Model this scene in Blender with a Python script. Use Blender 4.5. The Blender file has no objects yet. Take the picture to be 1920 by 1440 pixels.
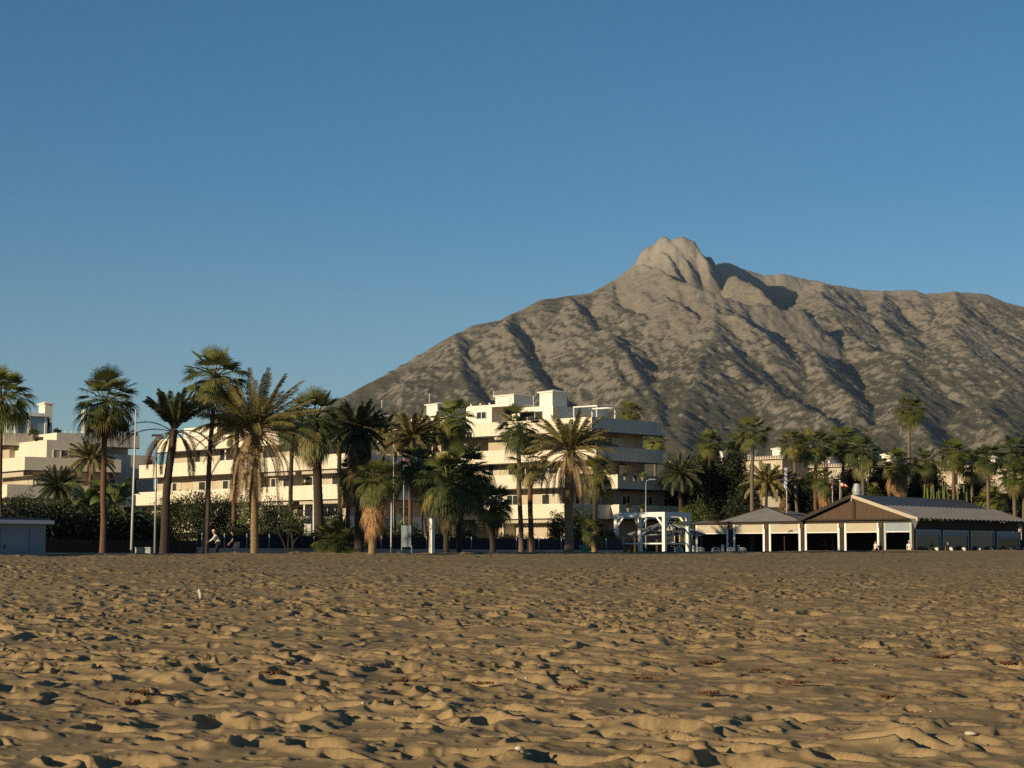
import bpy, math, random
import numpy as np
from mathutils import Vector, Matrix

# ------------------------------------------------------------------ camera, world, sun
F = 3850.0            # focal length in pixels of a 1920 px wide frame
HAZE = 1.8e-5
HZ = 1050.0           # eye level row of the photograph
EYE = 1.6
PITCH = math.atan((HZ - 720.0) / F)
SC = bpy.context.scene
COL = SC.collection
cam_d = bpy.data.cameras.new('camera')
cam_d.sensor_width = 36.0
cam_d.lens = 36.0 * F / 1920.0
cam_d.clip_start = 0.5
cam_d.clip_end = 60000.0
cam = bpy.data.objects.new('camera', cam_d)
cam.location = (0, 0, EYE)
cam.rotation_euler = (math.radians(90) + PITCH, 0, 0)
COL.objects.link(cam)
SC.camera = cam

SUN_EL = math.radians(12.6)
SUN_PHI = math.radians(44.0)      # how far behind the picture plane the sun stands, on the left
sun_dir = Vector((-math.cos(SUN_PHI) * math.cos(SUN_EL), -math.sin(SUN_PHI) * math.cos(SUN_EL), math.sin(SUN_EL)))
w = bpy.data.worlds.new('World')
SC.world = w
w.use_nodes = True
nt = w.node_tree
bg = nt.nodes['Background']
sky = nt.nodes.new('ShaderNodeTexSky')
sky.sky_type = 'NISHITA'
sky.sun_disc = False
sky.sun_elevation = SUN_EL
# NISHITA: rotation 0 puts the sun on +Y, growing clockwise towards +X
sky.sun_rotation = math.atan2(sun_dir.x, sun_dir.y) % (2 * math.pi)
sky.altitude = 0.0
sky.air_density = 1.0
sky.dust_density = 0.0
sky.ozone_density = 6.0
# the sky pales and warms a little toward the horizon
tcw = nt.nodes.new('ShaderNodeTexCoord'); sxw = nt.nodes.new('ShaderNodeSeparateXYZ')
nt.links.new(tcw.outputs['Generated'], sxw.inputs[0])
rw = nt.nodes.new('ShaderNodeValToRGB'); ew = rw.color_ramp.elements
ew[0].position = 0.0; ew[0].color = (0.92, 0.76, 0.66, 1)
ew[1].position = 0.29; ew[1].color = (0.44, 0.59, 0.55, 1)
for p_, c_ in ((0.10, (0.83, 0.73, 0.635, 1)), (0.178, (0.56, 0.65, 0.605, 1))):
    e_ = ew.new(p_); e_.color = c_
nt.links.new(sxw.outputs['Z'], rw.inputs['Fac'])
mw = nt.nodes.new('ShaderNodeMix'); mw.data_type = 'RGBA'; mw.blend_type = 'MULTIPLY'; mw.inputs[0].default_value = 1.0
nt.links.new(sky.outputs[0], mw.inputs[6]); nt.links.new(rw.outputs[0], mw.inputs[7])
nt.links.new(mw.outputs[2], bg.inputs['Color'])
bg.inputs['Strength'].default_value = 0.118
sl = bpy.data.lights.new('sun', 'SUN')
sl.energy = 5.0
sl.color = (1.0, 0.79, 0.50)
sl.angle = math.radians(0.5)
so = bpy.data.objects.new('sun', sl)
so.rotation_euler = sun_dir.to_track_quat('Z', 'Y').to_euler()
so.location = (-60, -60, 60)
COL.objects.link(so)
SC.view_settings.view_transform = 'Standard'
SC.view_settings.look = 'None'
SC.view_settings.exposure = 0.3
SC.view_settings.gamma = 1.0
SC.cycles.use_denoising = False
SC.cycles.sample_clamp_indirect = 1.2
SC.cycles.use_adaptive_sampling = False
SC.cycles.max_bounces = 6
SC.cycles.transparent_max_bounces = 8
SC.cycles.volume_bounces = 0

# ------------------------------------------------------------------ helpers
CP, SP = math.cos(PITCH), math.sin(PITCH)
def P(px, py, Y):
    """photo pixel (1920x1440) at depth Y -> world point"""
    a = (px - 960.0) / F
    b = (720.0 - py) / F
    dy = CP - b * SP
    dz = SP + b * CP
    t = Y / dy
    return Vector((a * t, Y, EYE + dz * t))
def U(px):
    return (px - 960.0) / F
def lineY(px, k, s=1.19):
    return k / (1.0 - s * U(px))

def hash2(ix, iy, seed):
    with np.errstate(over='ignore'):
        h = (ix.astype(np.int64) * 374761393 + iy.astype(np.int64) * 668265263 + seed * 982451653) & 0xffffffff
        h = ((h ^ (h >> 13)) * 1274126177) & 0xffffffff
        h = ((h ^ (h >> 16)) * 2246822519) & 0xffffffff
        h = h ^ (h >> 15)
    return (h & 0xffffff) / float(0x1000000)
def perlin(x, y, seed=0):
    ix = np.floor(x); iy = np.floor(y)
    fx = x - ix; fy = y - iy
    ux = fx * fx * fx * (fx * (fx * 6 - 15) + 10)
    uy = fy * fy * fy * (fy * (fy * 6 - 15) + 10)
    def g(cx, cy):
        a = hash2(ix + cx, iy + cy, seed) * 2 * np.pi
        return np.cos(a) * (fx - cx) + np.sin(a) * (fy - cy)
    n00 = g(0, 0); n10 = g(1, 0); n01 = g(0, 1); n11 = g(1, 1)
    a = n00 + ux * (n10 - n00); b = n01 + ux * (n11 - n01)
    return (a + uy * (b - a)) * 1.5
def fbm(x, y, octv, seed=0, gain=0.5, lac=2.03, ridged=False):
    s = np.zeros_like(x); a = 1.0; t = 0.0
    for k in range(octv):
        n = perlin(x, y, seed + k * 17)
        if ridged:
            n = 1 - 2 * np.abs(n)
        s += a * n; t += a
        a *= gain; x = x * lac + 11.3; y = y * lac - 7.7
    return s / t
def sstep(a, b, x):
    t = np.clip((x - a) / (b - a), 0, 1)
    return t * t * (3 - 2 * t)

def mesh_from(name, V, Fc, smooth=False, mats=()):
    me = bpy.data.meshes.new(name)
    V = np.asarray(V, dtype=np.float32)
    if isinstance(Fc, np.ndarray):
        n = Fc.shape[0]; k = Fc.shape[1]
        me.vertices.add(len(V)); me.vertices.foreach_set('co', V.ravel())
        me.loops.add(n * k); me.loops.foreach_set('vertex_index', Fc.ravel().astype(np.int32))
        me.polygons.add(n)
        me.polygons.foreach_set('loop_start', np.arange(0, n * k, k, dtype=np.int32))
        try:
            me.polygons.foreach_set('loop_total', np.full(n, k, dtype=np.int32))
        except Exception:
            pass
        me.update(calc_edges=True)
    else:
        me.from_pydata([tuple(map(float, v)) for v in V], [], Fc)
        me.update()
    if smooth:
        me.polygons.foreach_set('use_smooth', np.ones(len(me.polygons), dtype=bool))
    for m in mats:
        me.materials.append(m)
    return me
def link(name, me, parent=None, loc=None, rot=None, scale=None):
    o = bpy.data.objects.new(name, me)
    COL.objects.link(o)
    if parent is not None: o.parent = parent
    if loc is not None: o.location = loc
    if rot is not None: o.rotation_euler = rot
    if scale is not None: o.scale = scale
    return o
def tag(o, label=None, cat=None, group=None, kind=None):
    if label: o['label'] = label
    if cat: o['category'] = cat
    if group: o['group'] = group
    if kind: o['kind'] = kind
    return o
def thing(name, label, cat, loc=(0, 0, 0), rz=0.0, group=None):
    o = bpy.data.objects.new(name, None)
    o.empty_display_size = 0.5
    COL.objects.link(o)
    o.location = loc; o.rotation_euler = (0, 0, rz)
    return tag(o, label, cat, group)
def grid_faces(nr, nc):
    i = np.arange(nr - 1)[:, None] * nc + np.arange(nc - 1)[None, :]
    i = i.ravel()
    return np.stack([i, i + 1, i + nc + 1, i + nc], axis=1)

class MB:
    def __init__(s):
        s.v = []; s.f = []
    def add(s, vs, fs):
        n = len(s.v)
        s.v += [tuple(v) for v in vs]
        s.f += [tuple(i + n for i in f) for f in fs]
        return s
    def box(s, c, ax, ay, az, hx, hy, hz):
        """centre, three unit axes, half sizes"""
        c = Vector(c); ax = Vector(ax) * hx; ay = Vector(ay) * hy; az = Vector(az) * hz
        vs = [c + ax * i + ay * j + az * k for k in (-1, 1) for j in (-1, 1) for i in (-1, 1)]
        return s.add(vs, [(0, 2, 3, 1), (4, 5, 7, 6), (0, 1, 5, 4), (2, 6, 7, 3), (0, 4, 6, 2), (1, 3, 7, 5)])
    def abox(s, x0, x1, y0, y1, z0, z1):
        return s.box(((x0 + x1) / 2, (y0 + y1) / 2, (z0 + z1) / 2), (1, 0, 0), (0, 1, 0), (0, 0, 1), (x1 - x0) / 2, (y1 - y0) / 2, (z1 - z0) / 2)
    def bar(s, a, b, wx, wz=None, up=(0, 0, 1)):
        a = Vector(a); b = Vector(b); wz = wz or wx
        d = b - a; L = d.length; d.normalize()
        u = Vector(up)
        if abs(d.dot(u)) > 0.98: u = Vector((0, 1, 0))
        x = d.cross(u).normalized(); z = x.cross(d).normalized()
        return s.box((a + b) / 2, x, d, z, wx / 2, L / 2, wz / 2)
    def tube(s, pts, rads, n=8, cap=True):
        pts = [Vector(p) for p in pts]
        if not hasattr(rads, '__len__'): rads = [rads] * len(pts)
        base = len(s.v); prev = None
        for i, p in enumerate(pts):
            d = (pts[min(i + 1, len(pts) - 1)] - pts[max(i - 1, 0)]).normalized()
            u = Vector((1, 0, 0)) if prev is None else prev
            x = (u - d * u.dot(d))
            if x.length < 1e-4: x = Vector((0, 1, 0)) - d * d.y
            x.normalize(); prev = x
            y = d.cross(x)
            for k in range(n):
                a = 2 * math.pi * k / n
                s.v.append(tuple(p + (x * math.cos(a) + y * math.sin(a)) * rads[i]))
        for i in range(len(pts) - 1):
            for k in range(n):
                a = base + i * n + k; b = base + i * n + (k + 1) % n
                s.f.append((a, b, b + n, a + n))
        if cap:
            s.f.append(tuple(base + k for k in reversed(range(n))))
            s.f.append(tuple(base + (len(pts) - 1) * n + k for k in range(n)))
        return s
    def quad(s, a, b, c, d):
        return s.add([a, b, c, d], [(0, 1, 2, 3)])
    def prism(s, poly, ext):
        """poly: list of points, ext: vector"""
        n = len(poly); ext = Vector(ext)
        vs = [Vector(p) for p in poly] + [Vector(p) + ext for p in poly]
        return s.add(vs, [tuple(reversed(range(n))), tuple(range(n, 2 * n))] + [(i, (i + 1) % n, (i + 1) % n + n, i + n) for i in range(n)])
    def build(s, name, m, parent=None, smooth=False, bevel=0, label=None):
        org = parent.location if parent is not None else Vector((0, 0, 0))
        p = parent
        while p is not None and p.parent is not None:
            p = p.parent; org = org + p.location
        V = [(x - org[0], y - org[1], z - org[2]) for x, y, z in s.v]
        me = bpy.data.meshes.new(name)
        me.from_pydata(V, [], s.f); me.update()
        if smooth:
            for q in me.polygons: q.use_smooth = True
        me.materials.append(m)
        o = link(name, me, parent)
        if bevel:
            b = o.modifiers.new('b', 'BEVEL'); b.width = bevel; b.segments = 2; b.limit_method = 'ANGLE'
        if label: o['label'] = label
        return o

# ------------------------------------------------------------------ materials
def newmat(name):
    m = bpy.data.materials.new(name); m.use_nodes = True
    t = m.node_tree
    return m, t, t.nodes['Principled BSDF'], t.nodes['Material Output']
def N(t, typ, **kw):
    n = t.nodes.new(typ)
    for k, v in kw.items():
        setattr(n, k, v)
    return n
def noise(t, vec, scale, detail=4, rough=0.55, dist=0.0):
    n = N(t, 'ShaderNodeTexNoise')
    n.inputs['Scale'].default_value = scale; n.inputs['Detail'].default_value = detail
    n.inputs['Roughness'].default_value = rough; n.inputs['Distortion'].default_value = dist
    if vec is not None: t.links.new(vec, n.inputs['Vector'])
    return n
def ramp(t, fac, stops):
    r = N(t, 'ShaderNodeValToRGB')
    e = r.color_ramp.elements
    while len(e) < len(stops): e.new(0.5)
    for i, (p, c) in enumerate(stops):
        e[i].position = p
        e[i].color = (c[0], c[1], c[2], 1) if hasattr(c, '__len__') else (c, c, c, 1)
    t.links.new(fac, r.inputs['Fac'])
    return r
def mix(t, fac, a, b, mode='MIX'):
    m = N(t, 'ShaderNodeMix', data_type='RGBA', blend_type=mode)
    for sock, val in ((m.inputs[0], fac), (m.inputs[6], a), (m.inputs[7], b)):
        if isinstance(val, bpy.types.NodeSocket): t.links.new(val, sock)
        elif hasattr(val, '__len__'): sock.default_value = (val[0], val[1], val[2], 1)
        else: sock.default_value = val
    return m.outputs[2]
def mscale(t, vec, s):
    m = N(t, 'ShaderNodeMapping'); m.inputs['Scale'].default_value = s
    t.links.new(vec, m.inputs['Vector']); return m.outputs[0]
def bump(t, h, strength, dist, bs):
    b = N(t, 'ShaderNodeBump'); b.inputs['Strength'].default_value = strength; b.inputs['Distance'].default_value = dist
    t.links.new(h, b.inputs['Height']); t.links.new(b.outputs[0], bs.inputs['Normal']); return b
def simple(name, col, rough=0.7, var=0.12, scale=3.0, metal=0.0, spec=0.3, bmp=0.0, stretch=(1, 1, 1)):
    m, t, b, o = newmat(name)
    tc = N(t, 'ShaderNodeTexCoord')
    v = mscale(t, tc.outputs['Object'], stretch)
    n = noise(t, v, scale, 5, 0.6)
    n2 = noise(t, v, scale * 7.3, 3, 0.6)
    mm = mix(t, 0.5, n.outputs['Fac'], n2.outputs['Fac'])
    lo = [c * (1 - var * 1.6) for c in col]; hi = [min(1, c * (1 + var)) for c in col]
    r = ramp(t, mm, [(0.3, lo), (0.7, hi)])
    t.links.new(r.outputs[0], b.inputs['Base Color'])
    b.inputs['Roughness'].default_value = rough; b.inputs['Metallic'].default_value = metal
    b.inputs['Specular IOR Level'].default_value = spec
    if bmp: bump(t, mm, 0.6, bmp, b)
    return m

def mat_sand():
    m, t, b, o = newmat('sand')
    g = N(t, 'ShaderNodeNewGeometry')
    P_ = g.outputs['Position']
    n1 = noise(t, P_, 0.35, 3, 0.5); n2 = noise(t, P_, 5.0, 5, 0.7); n3 = noise(t, P_, 60.0, 3, 0.7)
    c1 = ramp(t, n1.outputs['Fac'], [(0.3, (0.268, 0.194, 0.102)), (0.7, (0.335, 0.243, 0.129))])
    c2 = ramp(t, n2.outputs['Fac'], [(0.35, 0.84), (0.6, 1.0)])
    c3 = ramp(t, n3.outputs['Fac'], [(0.3, 0.78), (0.62, 1.04), (0.80, 1.35)])
    c = mix(t, 1.0, c1.outputs[0], c2.outputs[0], 'MULTIPLY')
    c = mix(t, 1.0, c, c3.outputs[0], 'MULTIPLY')
    # pale shell and pebble specks
    vo = N(t, 'ShaderNodeTexVoronoi'); vo.inputs['Scale'].default_value = 9.0
    t.links.new(P_, vo.inputs['Vector'])
    sp = ramp(t, vo.outputs['Distance'], [(0.05, 1.0), (0.075, 0.0)])
    wn = ramp(t, vo.outputs['Color'], [(0.80, 0.0), (0.86, 1.0)])
    f = mix(t, 1.0, sp.outputs[0], wn.outputs[0], 'MULTIPLY')
    c = mix(t, f, c, (0.55, 0.48, 0.38))
    t.links.new(c, b.inputs['Base Color'])
    b.inputs['Roughness'].default_value = 0.95
    b.inputs['Specular IOR Level'].default_value = 0.1
    n4 = noise(t, P_, 28.0, 6, 0.75)
    bump(t, n4.outputs['Fac'], 0.35, 0.012, b)
    return m
M = {}
M['sand'] = mat_sand()

# ------------------------------------------------------------------ beach
EK = 133.0                                   # the beach edge runs Y = EK + 1.19 X
def crest_z(X):
    return np.clip(1.84 + 0.64 * (X + 25.5) / 72.5, 1.65, 2.7)
def beach_profile(X, Y):
    Ye = np.maximum(EK + 1.19 * X, 25.0)
    t = np.clip((Y - 6.0) / (Ye - 6.0), 0, 1)
    z = crest_z(X) * (0.80 * t + 0.20 * t * t)
    # step down to the promenade behind the edge
    d = Y - Ye
    k = sstep(0.0, 1.6, d)
    z = z * (1 - k) + 1.42 * k
    z = np.where(Y < 6.0, -0.10 * (6.0 - Y), z)
    return z, d
def pits(X, Y, cell, seed, rmin, rmax, depth, prob, ang=None):
    out = np.zeros_like(X)
    cx = np.floor(X / cell); cy = np.floor(Y / cell)
    for i in (-1, 0, 1):
        for j in (-1, 0, 1):
            gx = cx + i; gy = cy + j
            px_ = (gx + hash2(gx, gy, seed)) * cell
            py_ = (gy + hash2(gx, gy, seed + 1)) * cell
            r = rmin + (rmax - rmin) * hash2(gx, gy, seed + 2)
            a = -0.93 + (hash2(gx, gy, seed + 3) - 0.5) * 1.5
            on = hash2(gx, gy, seed + 4) < prob
            dp = depth * (0.5 + hash2(gx, gy, seed + 5))
            ca, sa = np.cos(a), np.sin(a)
            dx = X - px_; dy = Y - py_
            u = (dx * ca + dy * sa) / (r * 1.9); v = (-dx * sa + dy * ca) / r
            q = u * u + v * v
            pit = -dp * np.clip(1 - q, 0, 1) ** 0.6
            rim = dp * 0.26 * np.exp(-((np.sqrt(q) - 1.22) / 0.34) ** 2)
            out += np.where(on, pit + rim, 0)
    return out
def SAND_AMP(Y):
    return 1.0 - 0.50 * sstep(40, 110, Y)
def scarp(n, w_=0.05):
    return sstep(-w_, w_, n)
def saw(t, lee=0.22):
    f = t - np.floor(t)
    up = np.clip(f / (1 - lee), 0, 1); dn = np.clip((1 - f) / lee, 0, 1)
    return np.minimum(up * up * (3 - 2 * up), dn * dn * (3 - 2 * dn))
def sand_detail(X, Y):
    wx = X + 0.14 * perlin(X / 0.6, Y / 0.6, 5) + 0.04 * perlin(X / 0.17, Y / 0.17, 8)
    wy = Y + 0.14 * perlin(X / 0.6 + 9, Y / 0.6, 6) + 0.04 * perlin(X / 0.17 + 4, Y / 0.17, 9)
    p = wx * 0.8 + wy * 0.6; q = wx * 0.6 - wy * 0.8        # across and along the trodden ridges
    h = 0.07 * perlin(X / 9.0, Y / 6.0, 1) + 0.040 * perlin(X / 2.9, Y / 2.6, 2)
    h += 0.004 * perlin(wx / 0.4, wy / 0.36, 31)
    a1 = np.clip(0.15 + perlin(p / 1.5, q / 2.0, 41) * 1.3, 0, 1)
    h += 0.082 * a1 * saw(p / 0.78 + 1.1 * perlin(p / 1.1, q / 1.6, 42), 0.22)
    a2 = np.clip(0.02 + perlin(p / 1.1 + 7, q / 1.7, 43) * 1.3, 0, 1)
    h += 0.040 * a2 * saw(p / 0.37 + 1.2 * perlin(p / 0.7, q / 1.0, 44), 0.24)
    m = 0.40 + 0.60 * sstep(-0.35, 0.35, perlin(X / 5.0, Y / 7.0, 21))
    h += m * pits(wx, wy, 0.52, 40, 0.07, 0.15, 0.080, 0.70)
    h += m * pits(wx + 50, wy + 31, 0.95, 60, 0.12, 0.22, 0.13, 0.62)
    h += (0.5 + 0.5 * m) * pits(wx + 13, wy + 77, 1.30, 75, 0.15, 0.28, 0.12, 0.55) * (1 - 0.65 * sstep(32, 85, Y))
    h += m * pits(X + 20, Y + 11, 0.26, 70, 0.03, 0.06, 0.018, 0.5)
    h += 0.0020 * fbm(X / 0.12, Y / 0.12, 2, 80)
    return h
def build_beach():
    uc = np.linspace(-0.34, 0.34, 980)
    ue = 0.34 * (2.6 / 0.34) ** (np.arange(1, 41) / 40.0)
    u = np.concatenate([-ue[::-1], uc, ue])
    rows = [3.0]
    while rows[-1] < 14.0: rows.append(rows[-1] * 1.006)
    while rows[-1] < 240.0: rows.append(rows[-1] * 1.0021)
    while rows[-1] < 400.0: rows.append(rows[-1] * 1.03)
    Yr = np.array(rows)
    Y, UU = np.meshgrid(Yr, u, indexing='ij')
    X = UU * Y
    z, d = beach_profile(X, Y)
    det = sand_detail(X, Y)
    fade = 1 - sstep(0.5, 2.0, d)
    amp = SAND_AMP(Y)
    lane = sstep(-26, -3, d) * (0.35 * np.clip(perlin(X / 6.0, Y / 1.1, 90), 0, 1) ** 1.5) * 0.35
    Z = z + (det * amp + lane) * fade
    V = np.stack([X, Y, Z], axis=-1).reshape(-1, 3)
    me = mesh_from('beach_sand', V, grid_faces(len(Yr), len(u)), smooth=True, mats=[M['sand']])
    tag(link('beach_sand', me), kind='structure')
    print('beach verts', len(V))
build_beach()

# ------------------------------------------------------------------ mountain
def mat_mountain():
    m, t, b, o = newmat('mountain')
    g = N(t, 'ShaderNodeNewGeometry')
    P_ = g.outputs['Position']
    sx = N(t, 'ShaderNodeSeparateXYZ'); t.links.new(P_, sx.inputs[0])
    ny = N(t, 'ShaderNodeSeparateXYZ'); t.links.new(g.outputs['Normal'], ny.inputs[0])
    big = noise(t, P_, 0.0022, 5, 0.6, 0.6)
    mid = noise(t, mscale(t, P_, (1, 1, 2.6)), 0.026, 7, 0.75, 1.2)
    fine = noise(t, mscale(t, P_, (1, 1, 2.5)), 0.07, 6, 0.75, 0.8)
    # height above sea raises the share of bare rock
    hr = N(t, 'ShaderNodeMapRange'); hr.inputs[1].default_value = 250; hr.inputs[2].default_value = 1150
    hr.inputs[3].default_value = -0.06; hr.inputs[4].default_value = 0.16
    t.links.new(sx.outputs['Z'], hr.inputs[0])
    top = N(t, 'ShaderNodeMapRange'); top.inputs[1].default_value = 960; top.inputs[2].default_value = 1080
    top.inputs[3].default_value = 0.0; top.inputs[4].default_value = 0.22
    t.links.new(sx.outputs['Z'], top.inputs[0])
    st = N(t, 'ShaderNodeMapRange'); st.inputs[1].default_value = 0.55; st.inputs[2].default_value = 0.9
    st.inputs[3].default_value = 0.20; st.inputs[4].default_value = -0.05
    t.links.new(ny.outputs['Z'], st.inputs[0])
    def add(a, b_):
        q = N(t, 'ShaderNodeMath', operation='ADD'); t.links.new(a, q.inputs[0]); t.links.new(b_, q.inputs[1]); return q.outputs[0]
    def mul(a, k):
        q = N(t, 'ShaderNodeMath', operation='MULTIPLY'); t.links.new(a, q.inputs[0]); q.inputs[1].default_value = k; return q.outputs[0]
    s = add(add(mul(big.outputs['Fac'], 0.35), mul(mid.outputs['Fac'], 0.34)), mul(fine.outputs['Fac'], 0.40))
    s = add(add(add(s, hr.outputs[0]), st.outputs[0]), top.outputs[0])
    pt = N(t, 'ShaderNodeMapRange'); pt.inputs[1].default_value = 0.47; pt.inputs[2].default_value = 0.53
    pt.inputs[3].default_value = -0.05; pt.inputs[4].default_value = 0.05
    t.links.new(g.outputs['Pointiness'], pt.inputs[0])
    s = add(s, pt.outputs[0])
    rk = ramp(t, s, [(0.55, 0.0), (0.65, 1.0)])
    vc = ramp(t, fine.outputs['Fac'], [(0.3, (0.050, 0.050, 0.031)), (0.7, (0.108, 0.097, 0.064))])
    rc = ramp(t, mid.outputs['Fac'], [(0.3, (0.125, 0.112, 0.090)), (0.7, (0.27, 0.24, 0.19))])
    c = mix(t, rk.outputs[0], vc.outputs[0], rc.outputs[0])
    tp = N(t, 'ShaderNodeMapRange'); tp.inputs[1].default_value = 985; tp.inputs[2].default_value = 1090
    t.links.new(sx.outputs['Z'], tp.inputs[0])
    c = mix(t, tp.outputs[0], c, mix(t, 0.75, c, (0.33, 0.305, 0.26)))
    t.links.new(c, b.inputs['Base Color'])
    b.inputs['Roughness'].default_value = 0.95; b.inputs['Specular IOR Level'].default_value = 0.1
    n5 = noise(t, P_, 0.03, 8, 0.75, 0.5)
    bump(t, n5.outputs['Fac'], 0.7, 16.0, b)
    return m
M['mountain'] = mat_mountain()

SKY = [(-400, 1015, 6400), (0, 985, 6600), (250, 930, 6700), (400, 880, 6800), (500, 835, 6850), (600, 772, 6900), (670, 729, 6950), (712, 708, 7000), (760, 690, 7050),
       (810, 660, 7100), (860, 625, 7150), (883, 611, 7170), (935, 602, 7200), (960, 590, 7220), (1015, 562, 7260), (1060, 556, 7300), (1105, 551, 7330),
       (1145, 530, 7370), (1168, 515, 7390), (1190, 497, 7400), (1200, 478, 7405), (1212, 465, 7410), (1226, 462, 7420), (1234, 449, 7410), (1246, 444, 7400),
       (1258, 452, 7390), (1268, 447, 7385), (1284, 445, 7380), (1298, 453, 7370), (1310, 471, 7365), (1322, 483, 7365), (1331, 483, 7375), (1337, 491, 7410), (1343, 497, 7480),
       (1352, 493, 7580), (1366, 493, 7680), (1390, 503, 7770), (1430, 517, 7800), (1447, 517, 7810), (1470, 515, 7820), (1510, 524, 7860),
       (1560, 535, 7900), (1610, 543, 7950), (1655, 547, 7900), (1695, 545, 7870), (1715, 545, 7850), (1735, 553, 7830), (1790, 548, 7800), (1850, 552, 7780), (1885, 567, 7750),
       (1925, 577, 7700), (2050, 600, 7650), (2300, 650, 7600), (2700, 740, 7500), (3200, 850, 7400)]
# spurs: (px, py, depth) polylines and the steepness of their flanks
SPURS = [
    ([(1168, 515, 7390), (1205, 500, 7250), (1238, 510, 7120), (1275, 532, 7040), (1320, 550, 6980), (1360, 562, 6960), (1420, 578, 6990), (1500, 588, 7020)], 1.0),
    ([(1226, 462, 7420), (1245, 478, 7330), (1258, 500, 7260), (1268, 520, 7200)], 1.3),
    ([(1246, 444, 7400), (1266, 466, 7340), (1280, 490, 7290), (1296, 510, 7240), (1305, 535, 7200)], 1.3),
    ([(1298, 453, 7370), (1312, 475, 7330), (1326, 492, 7290), (1333, 515, 7240)], 1.6),
    ([(1331, 483, 7375), (1337, 494, 7330), (1342, 510, 7290), (1340, 535, 7230)], 1.7),
    ([(1370, 528, 7200), (1382, 522, 7190), (1400, 532, 7170), (1425, 549, 7140), (1444, 567, 7110)], 2.4),
    ([(1530, 529, 7870), (1540, 552, 7600), (1555, 575, 7400), (1570, 605, 7250), (1600, 640, 7000), (1640, 664, 6800), (1680, 672, 6650), (1750, 690, 6500), (1813, 703, 6420), (1925, 712, 6350), (2100, 725, 6300)], .60),
    ([(1342, 574, 6850), (1337, 610, 6650), (1336, 640, 6500), (1362, 680, 6330), (1413, 722, 6080), (1480, 757, 5800), (1560, 800, 5450), (1620, 835, 5100)], .66),
    ([(1342, 574, 6850), (1365, 590, 6750), (1410, 622, 6600), (1440, 650, 6500)], .75),
    ([(1480, 640, 6720), (1503, 646, 6650), (1530, 680, 6450), (1560, 715, 6250), (1590, 755, 6000), (1606, 785, 5750)], .75),
    ([(1145, 530, 7370), (1150, 575, 7050), (1200, 590, 6950), (1225, 625, 6800), (1250, 660, 6650), (1270, 690, 6500)], .62),
    ([(1060, 556, 7300), (1085, 590, 7000), (1112, 618, 6800), (1146, 626, 6700), (1165, 660, 6500), (1195, 700, 6250), (1222, 748, 5950)], .72),
    ([(1140, 672, 6500), (1155, 695, 6350), (1180, 730, 6100), (1210, 760, 5850)], .80),
    ([(1235, 550, 7050), (1262, 570, 6900), (1290, 590, 6800)], .85),
    ([(960, 590, 7220), (945, 620, 6950), (975, 665, 6700), (993, 687, 6600), (1010, 715, 6400), (1030, 745, 6200)], .72),
    ([(860, 625, 7150), (855, 665, 6850), (862, 700, 6650), (880, 740, 6400)], .60),
    ([(760, 690, 7050), (775, 720, 6800), (800, 755, 6500)], .60),
    ([(1655, 547, 7900), (1650, 580, 7600), (1665, 620, 7300), (1700, 655, 7100)], .6),
    ([(1790, 548, 7800), (1800, 590, 7450), (1790, 630, 7200), (1830, 665, 7000)], .6),
    ([(1700, 790, 5600), (1727, 812, 5400), (1760, 840, 5150)], .8),
    ([(1840, 775, 5700), (1870, 800, 5500), (1900, 830, 5250)], .8),
    ([(1680, 672, 6650), (1690, 720, 6300), (1700, 790, 5600)], .45),
    ([(1925, 712, 6350), (1880, 750, 6000), (1840, 775, 5700)], .45),
    ([(1337, 625, 6600), (1312, 690, 6200), (1290, 760, 5800), (1280, 830, 5300)], .46),
    ([(1222, 748, 5950), (1240, 795, 5600), (1262, 835, 5250)], .45),
]
def seg_tent(X, Y, pts, slope, out):
    pts3 = [P(*p) for p in pts]
    for a, b in zip(pts3[:-1], pts3[1:]):
        dx, dy = b.x - a.x, b.y - a.y
        L2 = dx * dx + dy * dy
        t = np.clip(((X - a.x) * dx + (Y - a.y) * dy) / L2, 0, 1)
        d = np.hypot(X - (a.x + t * dx), Y - (a.y + t * dy))
        z = a.z + t * (b.z - a.z) - slope * (np.sqrt(d * d + 25) - 5)
        np.maximum(out, z, out=out)
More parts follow.
